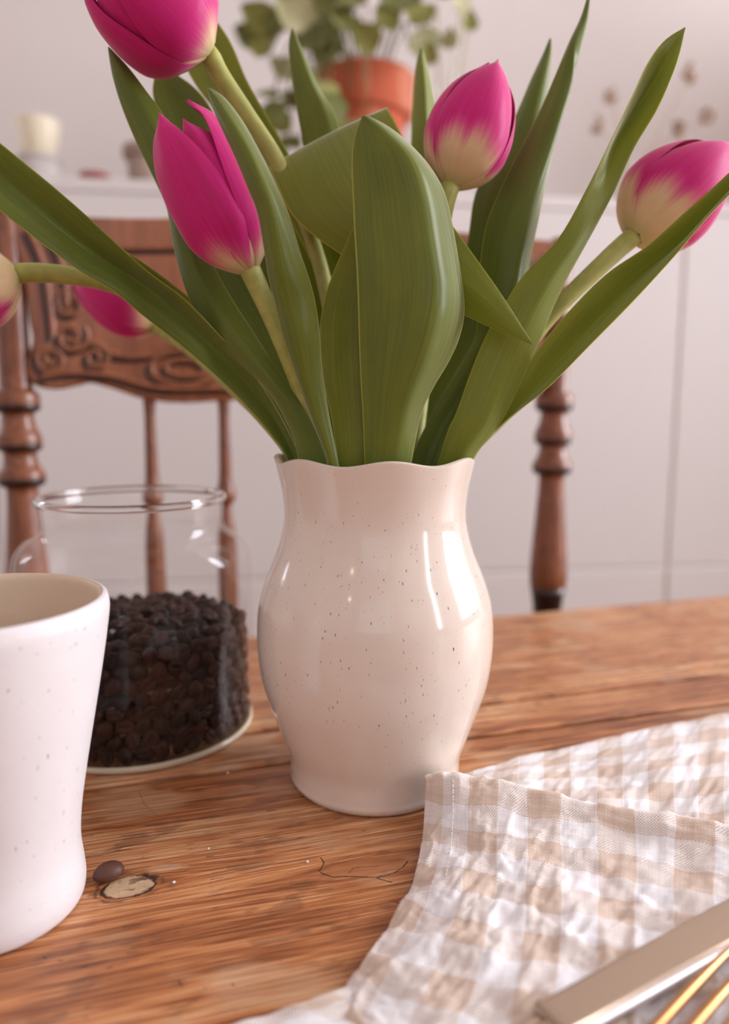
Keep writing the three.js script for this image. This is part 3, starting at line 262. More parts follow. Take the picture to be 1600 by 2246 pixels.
const plankMap = texture(2048, 512, (u, v) => woodColour(woodAt(1.3 + u * 0.9, 2.2 + v * 0.22, [])));
plankMap.wrapS = plankMap.wrapT = THREE.MirroredRepeatWrapping;
const plankBump = grey(1024, 512, (u, v) => fbm(u * 20, v * 190, 3));
const tableFront = phys({ map: frontMap, bumpMap: frontBumpMap, bumpScale: 0.00035, roughness: 0.46, clearcoat: 0.12, clearcoatRoughness: 0.3 });
const tableWood = phys({ map: plankMap, bumpMap: plankBump, bumpScale: 0.00025, roughness: 0.44, clearcoat: 0.15, clearcoatRoughness: 0.3 });
const turn = DATA.tableTurn;
const table = thing('dining_table', 'worn pine table of wide boards under the vase and mug', 'table', [0, -0.75, 0], turn);
{
  const T = 0.032, X0 = -0.95, X1 = 1.0, cx = (X0 + X1) / 2, Lx = X1 - X0, gap = 0.0042;
  const seams = [-0.2445, -0.0668, -0.0262, 0.31, 0.45, 0.62];
  for (let i = 0; i < seams.length - 1; i++) {
    const z0 = seams[i] + gap / 2, z1 = seams[i + 1] - gap / 2, g = box(Lx, T, z1 - z0, cx, 0.75 - T / 2, (z0 + z1) / 2, 0.0018);
    if (i === 2) { g.translate(0, -0.75, 0); planarUV(g, 1 / FXW, 1 / FZW, -FX0 / FXW, -FZ0 / FZW); g.translate(0, 0.75, 0); part('plank', g, tableFront, table); }
    else { g.translate(0, -0.75, 0); planarUV(g, 1 / 0.9, 1 / 0.22, 0.37 * i + 0.3, 0.31 * i); g.translate(0, 0.75, 0); part('plank', g, tableWood, table); }
  }
  for (const [a, b, c, d] of [[Lx - 0.14, 0.02, 0, -0.2], [Lx - 0.14, 0.02, 0, 0.57], [0.02, 0.76, X0 + 0.08 - cx, 0.185], [0.02, 0.76, X1 - 0.08 - cx, 0.185]]) part('apron', box(a, 0.09, b, cx + c, 0.75 - T - 0.045, d, 0.002), tableWood, table);
  for (const x of [X0 + 0.09, X1 - 0.09]) for (const z of [-0.19, 0.56]) part('leg', box(0.07, 0.75 - T, 0.07, x, (0.75 - T) / 2, z, 0.006), tableWood, table);
}

// ------------------------------------------------------------------ the speckled vase
function speckles(w, h, base, vary, spots, seed) {
  const c = document.createElement('canvas'); c.width = w; c.height = h; const x = c.getContext('2d');
  const img = x.createImageData(w, h);
  for (let j = 0, i = 0; j < h; j++) for (let k = 0; k < w; k++, i += 4) { const n = (fbm(k * 0.02, j * 0.02, 4) - 0.5) * vary + (hash(k, j) - 0.5) * vary * 0.35; img.data[i] = base[0] + n; img.data[i + 1] = base[1] + n; img.data[i + 2] = base[2] + n; img.data[i + 3] = 255; }
  x.putImageData(img, 0, 0);
  const r = rng(seed);
  for (const [n, s0, s1, alpha, col, y0, y1] of spots) for (let k = 0; k < n; k++) {
    x.globalAlpha = alpha * (0.5 + 0.5 * r()); x.fillStyle = col; x.beginPath(); const px = r() * w, py = (y0 + (y1 - y0) * r()) * h, s = s0 + (s1 - s0) * r() ** 3; x.ellipse(px, py, s * (0.7 + 0.6 * r()), s * (0.7 + 0.6 * r()), r() * 3, 0, 7); x.fill();
  }
  const t = new THREE.CanvasTexture(c); t.colorSpace = THREE.SRGBColorSpace; t.wrapS = THREE.RepeatWrapping; return t;
}
const rimAxis = -0.154;                             // a crest of the scalloped rim points this way
{
  const outer = smoothProfile([[0.0362, 0.0], [0.0390, 0.0007], [0.0410, 0.0034], [0.0410, 0.0065], ...DATA.vase.slice(0, -2).reverse()], 110);
  const inner = smoothProfile([[0.0438, 0.1548], [0.0424, 0.1505], [0.0402, 0.1413], [0.0393, 0.1305], [0.0405, 0.1219], [0.0435, 0.112], [0.0505, 0.092], [0.0527, 0.0788], [0.0524, 0.0652], [0.0472, 0.04], [0.039, 0.0143], [0.03, 0.008], [0, 0.007]], 60);
  const top = outer[outer.length - 1];
  const lip = []; for (let k = 1; k < 6; k++) { const a = Math.PI * k / 6; lip.push([(top[0] + inner[0][0]) / 2 + Math.cos(a) * (top[0] - inner[0][0]) / 2, top[1] - 0.0006 + Math.sin(a) * 0.0013]); }
  const g = lathe([[0, 0.0015], [0.033, 0.0015], [0.035, 0.0001], ...outer, ...lip, ...inner], 168);
  const p = g.attributes.position;
  for (let i = 0; i < p.count; i++) {
    const x = p.getX(i), y = p.getY(i), z = p.getZ(i), a = Math.atan2(x, z) - rimAxis, k = smooth(0.125, 0.156, y), w = Math.cos((a - 8.3 * Math.PI / 180) * 7);
    const s = 1 + 0.012 * w * k * k; p.setXYZ(i, x * s, y + 0.00125 * w * k * k, z * s);
  }
  g.computeVertexNormals();
  { const n = g.attributes.normal, rows = g.parameters.points.length; for (let j = 0; j < rows; j++) { const a = j, b = 168 * rows + j, v = new THREE.Vector3(n.getX(a) + n.getX(b), n.getY(a) + n.getY(b), n.getZ(a) + n.getZ(b)).normalize(); n.setXYZ(a, v.x, v.y, v.z); n.setXYZ(b, v.x, v.y, v.z); } }
  const map = speckles(2048, 1024, [228, 212, 198], 5, [[1500, 0.5, 1.6, 0.6, '#6b4a33', 0, 1], [900, 0.6, 1.8, 0.7, '#5d3f2c', 0.45, 0.75], [40, 1.4, 3.2, 0.85, '#5a3d28', 0.1, 0.75], [14, 2.4, 3.6, 0.8, '#8a6a35', 0.05, 0.6]], 11);
  single('vase', g, phys({ map, roughness: 0.13, ior: 1.5, clearcoat: 0.3, clearcoatRoughness: 0.05 }), 'glossy cream speckled ceramic vase with a scalloped rim holding tulips', 'vase');
}

// ------------------------------------------------------------------ tulips
function greenLeaf(a, b, edge, seed) {
  return texture(256, 512, (u, v) => {
    const s = fbm(u * 60 + seed, v * 3 + seed, 3), f = fbm(u * 170 + seed, v * 9, 2), blot = fbm(u * 5 + seed, v * 8, 3), t = clamp(0.5 + 0.8 * (s - 0.5) + 0.6 * (f - 0.5) + 0.8 * (blot - 0.5));
    const m = Math.min(u, 1 - u); let c = mix3(a, b, t); return mix3(c, edge, 0.75 * smooth(0.018, 0.006, m));  // pale margin paints in the light caught along the leaf edges
  });
}
const veins = grey(256, 256, (u, v) => fbm(u * 70, v * 2, 3));
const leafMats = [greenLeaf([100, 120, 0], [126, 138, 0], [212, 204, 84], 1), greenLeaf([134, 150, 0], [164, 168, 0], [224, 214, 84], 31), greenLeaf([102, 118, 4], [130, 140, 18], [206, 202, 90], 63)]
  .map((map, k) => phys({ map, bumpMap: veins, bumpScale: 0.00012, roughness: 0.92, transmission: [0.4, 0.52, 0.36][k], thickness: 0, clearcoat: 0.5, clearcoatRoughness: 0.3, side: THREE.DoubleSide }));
const stemMat = phys({ map: texture(64, 256, (u, v) => { const s = fbm(u * 8, v * 60, 3); return [150 + 36 * s, 152 + 32 * s, 66 + 30 * s]; }), roughness: 0.55, clearcoat: 0.3, clearcoatRoughness: 0.4 });
function leafGeometry(d) {
  const NI = 64, NJ = 16, pts = [];
  for (let i = 0; i <= NI; i++) {
    const r = along(d.rows, i / NI), row = [];
    for (let j = 0; j <= NJ; j++) { const u = j / NJ, k = profileAt(d.profile, u); row.push(new THREE.Vector3(r[0] + (r[3] - r[0]) * u + r[6] * k, r[1] + (r[4] - r[1]) * u + r[7] * k, r[2] + (r[5] - r[2]) * u + r[8] * k)); }
    pts.push(row);
  }
  return shell(pts, 0.0009, (u, v) => [u, v]);
}
const PETAL_R = [[0, 0.2], [0.05, 0.42], [0.14, 0.74], [0.27, 0.95], [0.42, 1.0], [0.58, 0.96], [0.74, 0.84], [0.88, 0.62], [1, 0.3]];
function petalGeometry(len, rad, open, inner, rnd) {
  const NI = 30, NJ = 14, pts = [], width = inner ? 0.98 : 1.08, wob = rnd() * 6;
  for (let i = 0; i <= NI; i++) {
    const s = i / NI, row = []; let r = profileAt(PETAL_R, s);
    r += (open - 0.3) * smooth(0.35, 1, s); r *= rad * (inner ? 0.9 : 1);
    const half = width * Math.min(1, 0.86 + 0.6 * s) * Math.pow(clamp(1 - Math.pow(s, 3.2)), 0.62);
    for (let j = 0; j <= NJ; j++) {
      const q = j / NJ * 2 - 1, a = q * half, rr = r * (1 - 0.05 * q * q * smooth(0, 0.5, s)) + 0.0004 * Math.sin(q * 5 + wob + s * 4), ridge = 0.02 * rad * Math.exp(-q * q * 30) * (1 - s);
      row.push(new THREE.Vector3(Math.sin(a) * (rr + ridge), s * len * (inner ? 0.92 : 1) - 0.02 * len * q * q * s, Math.cos(a) * (rr + ridge)));
    }
    pts.push(row);
  }
  return shell(pts, 0.0007, (u, v) => [u, v]);
}
function petalTexture(pale, seed) {
  return texture(256, 512, (u, v) => {
    const streak = fbm(u * 46 + seed, v * 4, 3), fine = fbm(u * 120 + seed, v * 7, 2), edge = Math.abs(u - 0.5) * 2;
    const border = pale + 0.16 * (fbm(u * 5 + seed, 3.3, 2) - 0.5) + 0.05 * (streak - 0.5) - 0.10 * edge * edge, t = smooth(border - 0.15, border + 0.11, v);
    const pink = mix3([208, 0, 112], [230, 0, 140], clamp(0.5 + 0.8 * (streak - 0.5) + 0.5 * (fine - 0.5))), cream = mix3([238, 200, 146], [248, 222, 178], fine);
    return mix3(mix3(cream, [214, 196, 130], smooth(0.09, 0.0, v)), pink, t);
  });
}
const petalMats = [0.19, 0.32].map((p, k) => phys({ map: petalTexture(p, 5 + 20 * k), roughness: 0.9, transmission: 0.22, thickness: 0, clearcoat: 0.25, clearcoatRoughness: 0.36, bumpMap: veins, bumpScale: 0.00005, side: THREE.DoubleSide }));
const leafOf = {
  T1: [['L6', 1], ['L7', 2], ['L8', 1]], T2: [['L2', 0], ['L4', 2]], T3: [['L9', 2], ['L9b', 1], ['L10', 1], ['L11b', 0]], T4: [['L12', 1], ['L13', 1], ['L11', 0]], T5: [['L1', 0]], T6: [['L1b', 1], ['L3', 0]],
};
const tulipLabel = {
  T1: 'large open magenta tulip, the highest flower, with a thick pale stem', T2: 'magenta tulip with two parted petal tips beside the tall folded leaf',
  T3: 'closed pink tulip bud on a short stem behind the broad middle leaf', T4: 'pink tulip bud with a wide cream base crossed by a long leaf',
  T5: 'tulip with a cream base on a stem bent level over the chair back', T6: 'drooping dark pink tulip half hidden under a long leaf',
};
let tn = 0;
for (const [key, t] of Object.entries(DATA.tulips)) {
  const rnd = rng(100 + tn), B = new THREE.Vector3(...t.base), Tip = new THREE.Vector3(...t.tip), axis = Tip.clone().sub(B), len = axis.length();
  const root = thing('tulip', tulipLabel[key], 'tulip', [0, 0, 0], 0, 'tulips in the vase');
  const q = new THREE.Quaternion().setFromUnitVectors(new THREE.Vector3(0, 1, 0), axis.clone().normalize());
  for (let k = 0; k < 6; k++) {
    const innerP = k >= 3, g = petalGeometry(len * (0.97 + 0.05 * rnd()), t.radius, t.open + 0.05 * (rnd() - 0.5), innerP, rnd), m = part('petal', g, petalMats[key === 'T3' || key === 'T4' || key === 'T5' ? 1 : 0], root);
    const a = t.roll + (k % 3) * 2 * Math.PI / 3 + (innerP ? Math.PI / 3 : 0);
    m.quaternion.copy(q).multiply(new THREE.Quaternion().setFromAxisAngle(new THREE.Vector3(0, 1, 0), a)); m.position.copy(B);
  }
  const start = B.clone().addScaledVector(axis, 0.03), st = t.stem.slice(1);
  part('stem', taper([start.toArray(), t.base, ...st], [0.0046, 0.004, 0.0036, 0.0038, 0.0042, 0.0044, 0.0044], 60), stemMat, root);
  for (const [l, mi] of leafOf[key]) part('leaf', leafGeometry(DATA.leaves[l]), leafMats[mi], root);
  tn++;
}

// ------------------------------------------------------------------ the mug
{
  const o = smoothProfile([[0.0275, 0.0], [0.0303, 0.0014], [0.0315, 0.006], [0.0311, 0.013], [0.0304, 0.021], [0.0311, 0.032], [0.0340, 0.05], [0.0378, 0.07], [0.0412, 0.088], [0.0434, 0.101], [0.0445, 0.1095], [0.0441, 0.1125]], 60);
  const i = smoothProfile([[0.0407, 0.1118], [0.0406, 0.107], [0.0397, 0.099], [0.0375, 0.086], [0.0339, 0.068], [0.0300, 0.048], [0.0272, 0.03], [0.0264, 0.015], [0.022, 0.0085], [0, 0.0075]], 40);
  const lip = []; for (let k = 1; k < 6; k++) { const a = Math.PI * k / 6; lip.push([0.0424 + Math.cos(a) * 0.0017, 0.1124 + Math.sin(a) * 0.0018]); }
  const mug = thing('mug', 'tall off-white speckled stoneware tumbler beside the glass jar', 'mug', DATA.mug);
  part('body', lathe([[0, 0.0012], [0.0255, 0.0012], [0.0265, 0.0001], ...o, ...lip.slice(0, 3)], 128), phys({ map: speckles(1024, 512, [228, 222, 222], 7, [[500, 0.6, 1.6, 0.35, '#8d7a55', 0, 1], [120, 1.2, 3, 0.45, '#8a7448', 0.1, 0.6], [30, 2, 4, 0.4, '#9a8456', 0.1, 0.7]], 21), roughness: 0.48, bumpMap: grey(256, 256, (u, v) => fbm(u * 60, v * 60, 3)), bumpScale: 0.0001 }), mug);
  part('inside', lathe([...lip.slice(2), ...i], 128), phys({ map: speckles(512, 512, [224, 202, 178], 8, [[200, 0.5, 1.4, 0.3, '#7d6446', 0, 1]], 22), roughness: 0.4 }), mug, 'cream glazed inside');
}

// ------------------------------------------------------------------ the jar of coffee beans
const clear = phys({ color: '#ffffff', roughness: 0.015, transmission: 1, thickness: 0, ior: 1.5, specularIntensity: 0.45 });
const solidGlass = phys({ color: '#ffffff', roughness: 0.01, transmission: 1, thickness: 0.006, ior: 1.48 });
const J = DATA.jar, jarR = 0.0640;
{
  const jar = thing('glass_jar', 'clear wide-mouthed glass jar half full of coffee beans', 'jar', J);
  const jarOut = smoothProfile([[0.0615, 0.0025], [0.0638, 0.008], [jarR, 0.03], [jarR, 0.075], [0.0638, 0.092], [0.0622, 0.1010], [0.0575, 0.1075], [0.0520, 0.1108], [0.0496, 0.1145], [0.0492, 0.123], [0.0499, 0.1285]], 80);
  const jarIn = jarOut.map(([r, y]) => [r - 0.0018, y]).reverse();
  part('body', lathe([...jarOut, ...jarIn], 120), clear, jar);
  const rim = []; for (let k = 0; k <= 12; k++) { const a = 2 * Math.PI * k / 12; rim.push([0.0491 + 0.0021 * Math.cos(a), 0.1300 + 0.0021 * Math.sin(a)]); }
  part('rim', lathe(rim, 120), solidGlass, jar);
  const base = smoothProfile([[0, 0.0005], [0.05, 0.0005], [0.0585, 0.0002], [0.0612, 0.0008], [0.0622, 0.0018], [0.0618, 0.0034], [0.0595, 0.0042], [0.05, 0.0044], [0, 0.0044]], 60);
  part('base', lathe(base, 120), clear, jar);
  part('lit_base_ring', lathe([[0.0585, 0.0004], [0.0612, 0.0002], [0.0627, 0.001], [0.0629, 0.0026], [0.0622, 0.0038], [0.0606, 0.0036], [0.0585, 0.0004]], 120), phys({ color: '#efe2c6', roughness: 0.15, transmission: 0.3, thickness: 0 }), jar, 'glass bottom edge coloured pale for the light it catches');  // pale colour stands for light refracted in the thick glass bottom
}
const beanGeo = (() => {
  const g = new THREE.SphereGeometry(1, 18, 12), p = g.attributes.position;
  for (let i = 0; i < p.count; i++) {
    let x = p.getX(i), y = p.getY(i), z = p.getZ(i);
    if (y < 0) { y *= 0.42; const gr = Math.exp(-((z - 0.12 * Math.sin(x * 3)) ** 2) / 0.02); y += 0.26 * gr * (1 - x * x * 0.7); }
    p.setXYZ(i, x * 0.0055, y * 0.0037, z * 0.0041);
  }
  g.computeVertexNormals(); return g;
})();
const beanMats = ['#341b14', '#26130e', '#1a0c09'].map((c) => phys({ color: c, roughness: 0.45, specularIntensity: 0.4, bumpMap: grey(64, 64, (u, v) => fbm(u * 20, v * 20, 3)), bumpScale: 0.0001 }));
{
  const rnd = rng(5), inR = 0.0640 - 0.0056, spots = [], rest = [];
  const fillTop = (x, z) => 0.0605 + 0.012 * Math.exp(-((x + 0.034) ** 2 + (z - 0.0) ** 2) / 0.0008) + 0.002 * Math.sin(x * 90);
  const camA = 0.162;
  for (let row = 0; row < 9; row++) {
    const y = 0.0080 + row * 0.0071, n = 41;
    for (let k = 0; k < n; k++) {
      let a = camA + (k + (row % 2) * 0.5) / n * Math.PI * 2 + (rnd() - 0.5) * 0.03; const rr = inR - rnd() * 0.0012; a = Math.atan2(Math.sin(a - camA), Math.cos(a - camA));
      const b = { x: Math.sin(a + camA) * rr, z: Math.cos(a + camA) * rr, y: y + (rnd() - 0.5) * 0.001, wall: a + camA };
      if (b.y > fillTop(b.x, b.z)) continue; (Math.abs(a) < 1.62 ? spots : rest).push(b);
    }
  }
  for (let ring = 0; ring < 6; ring++) { const rr = 0.048 - ring * 0.0086, n = Math.max(1, Math.round(2 * Math.PI * rr / 0.0098)); for (let k = 0; k < n; k++) { const a = (k + ring * 0.37) / n * Math.PI * 2 + (rnd() - 0.5) * 0.1, x = Math.sin(a) * rr, z = Math.cos(a) * rr; spots.push({ x, z, y: fillTop(x, z) + (rnd() - 0.3) * 0.003, top: true }); } }
  for (let row = 0; row < 8; row++) { const rr = 0.0475, n = 34; for (let k = 0; k < n; k++) { const a = k / n * Math.PI * 2 + row; rest.push({ x: Math.sin(a) * rr, z: Math.cos(a) * rr, y: 0.0105 + row * 0.0068, top: true }); } }
  spots.sort((a, b) => b.y - a.y);
  while (spots.length > 298) rest.push(spots.pop());
  const orient = (o, b) => {
    if (b.top) o.rotation.set((rnd() - 0.5) * 1.6 + (rnd() < 0.4 ? Math.PI : 0), rnd() * 6.3, (rnd() - 0.5) * 1.2);
    else { const e = new THREE.Euler(0, b.wall, 0, 'YXZ'); o.quaternion.setFromEuler(e); o.quaternion.multiply(new THREE.Quaternion().setFromEuler(new THREE.Euler(Math.PI / 2 * (rnd() < 0.55 ? 1 : -1) + (rnd() - 0.5) * 0.5, rnd() * 6.3, (rnd() - 0.5) * 0.5))); }
    o.position.set(J[0] + b.x, J[1] + b.y, J[2] + b.z);
  };
  for (const b of spots) { const m = single('coffee_bean', beanGeo, beanMats[Math.floor(rnd() * 3)], 'roasted coffee bean inside the glass jar', 'coffee bean', 'coffee beans in the jar'); orient(m, b); const s = 0.86 + 0.16 * rnd(); m.scale.setScalar(s); }
  const im = new THREE.InstancedMesh(beanGeo, beanMats[2], rest.length), d = new THREE.Object3D();
  rest.forEach((b, k) => { orient(d, b); d.scale.setScalar(0.9); d.updateMatrix(); im.setMatrixAt(k, d.matrix); });
  im.name = 'coffee_beans'; im.userData = { kind: 'stuff', label: 'mass of dark coffee beans filling the depth of the jar', category: 'coffee beans' }; im.castShadow = im.receiveShadow = true; scene.add(im);
}
{
  const m = single('coffee_bean', beanGeo, std({ color: '#5b3527', roughness: 0.5 }), 'loose coffee bean lying on the table next to the pale wood knot', 'coffee bean');
  m.position.set(-0.1137, 0.0029, 0.0672); m.rotation.set(0.12, 0.35, 0.05); m.scale.setScalar(1.08);
  m.position.y = 0.0027;
}
// crumbs on the boards
{
  const cm = std({ color: '#efe6da', roughness: 0.9 });
  [[-0.0887, 0.0731, 0.0006], [-0.0374, 0.0671, 0.0006], [-0.077, 0.0525, 0.0005], [-0.0717, -0.0116, 0.0006]].forEach(([x, z, r], k) => {
    const g = new THREE.IcosahedronGeometry(r, 1), p = g.attributes.position; for (let i = 0; i < p.count; i++) { const s = 0.8 + 0.4 * hash(Math.round(p.getX(i) * 1e7), Math.round(p.getZ(i) * 1e7) + k); p.setXYZ(i, p.getX(i) * s, p.getY(i) * s * 0.8, p.getZ(i) * s); }
    g.computeVertexNormals(); const m = single('bread_crumb', g, cm, 'tiny white crumb on the bare table boards', 'crumb', 'crumbs on the table'); m.position.set(x, r * 0.7, z);
  });
}

// ------------------------------------------------------------------ gingham napkin
const PERIOD = 0.0245;
const thread = (u) => 0.5 + 0.5 * Math.cos((u - 0.5) * 2 * Math.PI);
const NT = 46;
const gingham = texture(1024, 1024, (u, v) => {
  const a = u * NT, b = v * NT, ia = Math.floor(a), ib = Math.floor(b), over = (ia + ib) % 2 === 0;
  const tanU = u < 0.5, tanV = v < 0.5, tan = over ? tanU : tanV, j = over ? hash(ia, 3) : hash(7, ib), n = 16 * (j - 0.5) + 12 * (hash(Math.floor(a * 5), Math.floor(b * 5)) - 0.5);
  const c = tan ? [220, 198, 181] : [250, 247, 249]; return [c[0] + n, c[1] + n, c[2] + n];
});
const weave = grey(1024, 1024, (u, v) => { const a = u * NT, b = v * NT, over = (Math.floor(a) + Math.floor(b)) % 2 === 0; return over ? 0.35 + 0.6 * thread(a % 1) : 0.35 + 0.6 * thread(b % 1); });
const linen = phys({ map: gingham, bumpMap: weave, bumpScale: 0.00012, roughness: 0.95, sheen: 0.3, sheenRoughness: 0.6, sheenColor: new THREE.Color('#ffffff'), side: THREE.DoubleSide });
function clothGeometry(d, NI, NJ, ou, ov, amp) {
  const pts = [], n = d.pts.length, m = d.pts[0].length, uvs = [];
  for (let i = 0; i <= NI; i++) {
    const ti = i / NI, row = [], rowFlat = d.pts.map((r) => r.flat()), r = along(rowFlat, ti), V = along(d.v.map((x) => [x]), ti)[0], cols = []; for (let k = 0; k < m; k++) cols.push(r.slice(k * 3, k * 3 + 3));
    const ur = [];
    for (let j = 0; j <= NJ; j++) {
      const tj = j / NJ, p = along(cols, tj), U = along(d.u.map((x) => [x]), tj)[0];
      const soft = smooth(0, 0.05, V - 0.02);
      const big = fbm(U * 55 + 3, V * 70 + ov * 9, 3), fine = fbm(U * 190 + V * 60, V * 240 - U * 40, 3), ridge = 1 - Math.abs(2 * fbm(U * 90 + 11, V * 50 + U * 60 + 4, 3) - 1);
      row.push(new THREE.Vector3(p[0], p[1] + amp * (1 + 0.7 * soft) * (1.6 * big + 0.7 * fine + 0.9 * ridge * ridge - 0.9), p[2])); ur.push([(U + 0.0022 * (fbm(U * 60 + 5, V * 60, 2) - 0.5)) / PERIOD + ou, (V + 0.0022 * (fbm(U * 60 + 25, V * 60 + 9, 2) - 0.5)) / PERIOD + ov]);
    }
    pts.push(row); uvs.push(ur);
  }
  for (const row of pts) for (const p of row) p.y = Math.max(p.y, 0.0008);
  return shell(pts, 0.0007, (u, v, i, j) => uvs[i][j]);
}
{
  const napkin = thing('linen_napkin', 'crumpled beige and white gingham linen napkin folded on the table', 'napkin');
  part('lower_layer', clothGeometry(DATA.napkin.lower, 150, 130, 0.2, 0.3, 0.0012), linen, napkin);
  part('upper_layer', clothGeometry(DATA.napkin.upper, 200, 160, 0.1, 1.97 - DATA.napkin.upper.v[1] / PERIOD, 0.0016), linen, napkin);
  const curve = new THREE.CatmullRomCurve3(DATA.hem.map((p) => new THREE.Vector3(...p))), st = [], N = 26;
  for (let k = 0; k < N; k++) { const a = curve.getPointAt(k / N), b = curve.getPointAt((k + 0.62) / N), m = a.clone().add(b).multiplyScalar(0.5); a.y += 0.0009; b.y += 0.0009; m.y += 0.0016; st.push(tube([a.toArray(), m.toArray(), b.toArray()], 0.00028, 6, 6)); }
  part('hem_stitching', mergeGeometries(st), std({ color: '#f4ece6', roughness: 0.8 }), napkin, 'row of white hem stitches');
}

// ------------------------------------------------------------------ cutlery on the napkin
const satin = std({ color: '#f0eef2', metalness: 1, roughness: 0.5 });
const steel = std({ color: '#b8a592', metalness: 1, roughness: 0.22, roughnessMap: grey(256, 256, (u, v) => 0.7 + 0.3 * fbm(u * 30, v * 30, 3)) });
const brass = std({ color: '#c08f5e', metalness: 1, roughness: 0.34 });
{
  const ang = Math.atan2(0.1693 - 0.1378, 0.0962 - 0.0201);
  const knife = thing('table_knife', 'broad-bladed metal table knife with water spots lying on the napkin', 'knife', [0.0201, 0.0162, 0.1693], ang);
  const s = new THREE.Shape(); s.moveTo(0, 0); s.lineTo(0.075, -0.0008); s.quadraticCurveTo(0.118, -0.0006, 0.128, 0.0065); s.quadraticCurveTo(0.12, 0.0105, 0.09, 0.0108); s.lineTo(0.0, 0.0094); s.closePath();
  const g = new THREE.ExtrudeGeometry(s, { depth: 0.0012, bevelEnabled: true, bevelThickness: 0.0009, bevelSize: 0.0009, bevelSegments: 4, curveSegments: 16 }); g.rotateX(Math.PI / 2); g.translate(0, 0.0024, 0);
  const blade = part('blade', g, steel, knife);
  part('cutting_edge', taper([[0.001, 0.0012, 0.0108], [0.03, 0.0012, 0.01125], [0.06, 0.0012, 0.0117], [0.09, 0.0012, 0.0121], [0.116, 0.0012, 0.0108]], [0.0011, 0.0013, 0.0013, 0.0013, 0.0007], 40, 12), satin, knife, 'blade edge with its highlight put into a lighter metal');  // window highlight along the blade edge, set as a lighter metal strip
  part('bolster', box(0.0035, 0.0052, 0.0135, -0.0012, 0.0014, 0.0056, 0.0012), steel, knife);
  const h = []; for (let k = 0; k <= 8; k++) h.push([-0.002 - k * 0.0125, 0.0014, 0.0056]);
  const hg = taper(h, [0.0048, 0.0046, 0.0048, 0.0055, 0.006, 0.0062, 0.006, 0.0045], 40, 16); hg.scale(1, 0.55, 1.1); part('handle', hg, steel, knife);
  const r = rng(8), spot = std({ color: '#cfc6c0', roughness: 0.6 });
  for (const [x, z, q] of [[0.03, 0.0062, 0.0011], [0.034, 0.0066, 0.0007], [0.046, 0.004, 0.0007], [0.06, 0.008, 0.0011], [0.02, 0.0075, 0.0008], [0.044, 0.0075, 0.0006]]) { const d = new THREE.SphereGeometry(q, 12, 8); d.scale(1.2, 0.06, 0.8 + 0.3 * r()); d.translate(x, 0.00312, z); part('water_spot', d, spot, blade); }
}
{
  const ang = Math.atan2(0.1782 - 0.1563, 0.0839 - 0.0503);
  const fork = thing('table_fork', 'gold-toned fork with slim tines lying beside the knife', 'fork', [0.0503, 0.0160, 0.1782], ang);
  for (let k = 0; k < 4; k++) { const z = k * 0.0064; const g = taper([[-0.022, 0.0016, z], [0, 0.0024, z], [0.025, 0.0024, z], [0.05, 0.0012, z], [0.058, 0.001, z]], [0.0016, 0.0016, 0.0015, 0.0012, 0.0005], 30, 12); part('tine', g, brass, fork); }
  const s = new THREE.Shape(); s.moveTo(-0.018, -0.0018); s.lineTo(-0.018, 0.021); s.quadraticCurveTo(-0.045, 0.021, -0.056, 0.0125); s.lineTo(-0.056, 0.0067); s.quadraticCurveTo(-0.045, -0.0018, -0.018, -0.0018);
  const g = new THREE.ExtrudeGeometry(s, { depth: 0.0012, bevelEnabled: true, bevelThickness: 0.0006, bevelSize: 0.0006, bevelSegments: 2 }); g.rotateX(Math.PI / 2); g.translate(0, 0.0022, 0); part('head', g, brass, fork);
  const h = []; for (let k = 0; k <= 8; k++) h.push([-0.053 - k * 0.0105, 0.0016 + 0.004 * Math.sin(k / 8 * 3), 0.0096]); const hg = taper(h, [0.0026, 0.0024, 0.0026, 0.0036, 0.0046, 0.005, 0.004], 40, 14); part('handle', hg, brass, fork);
}

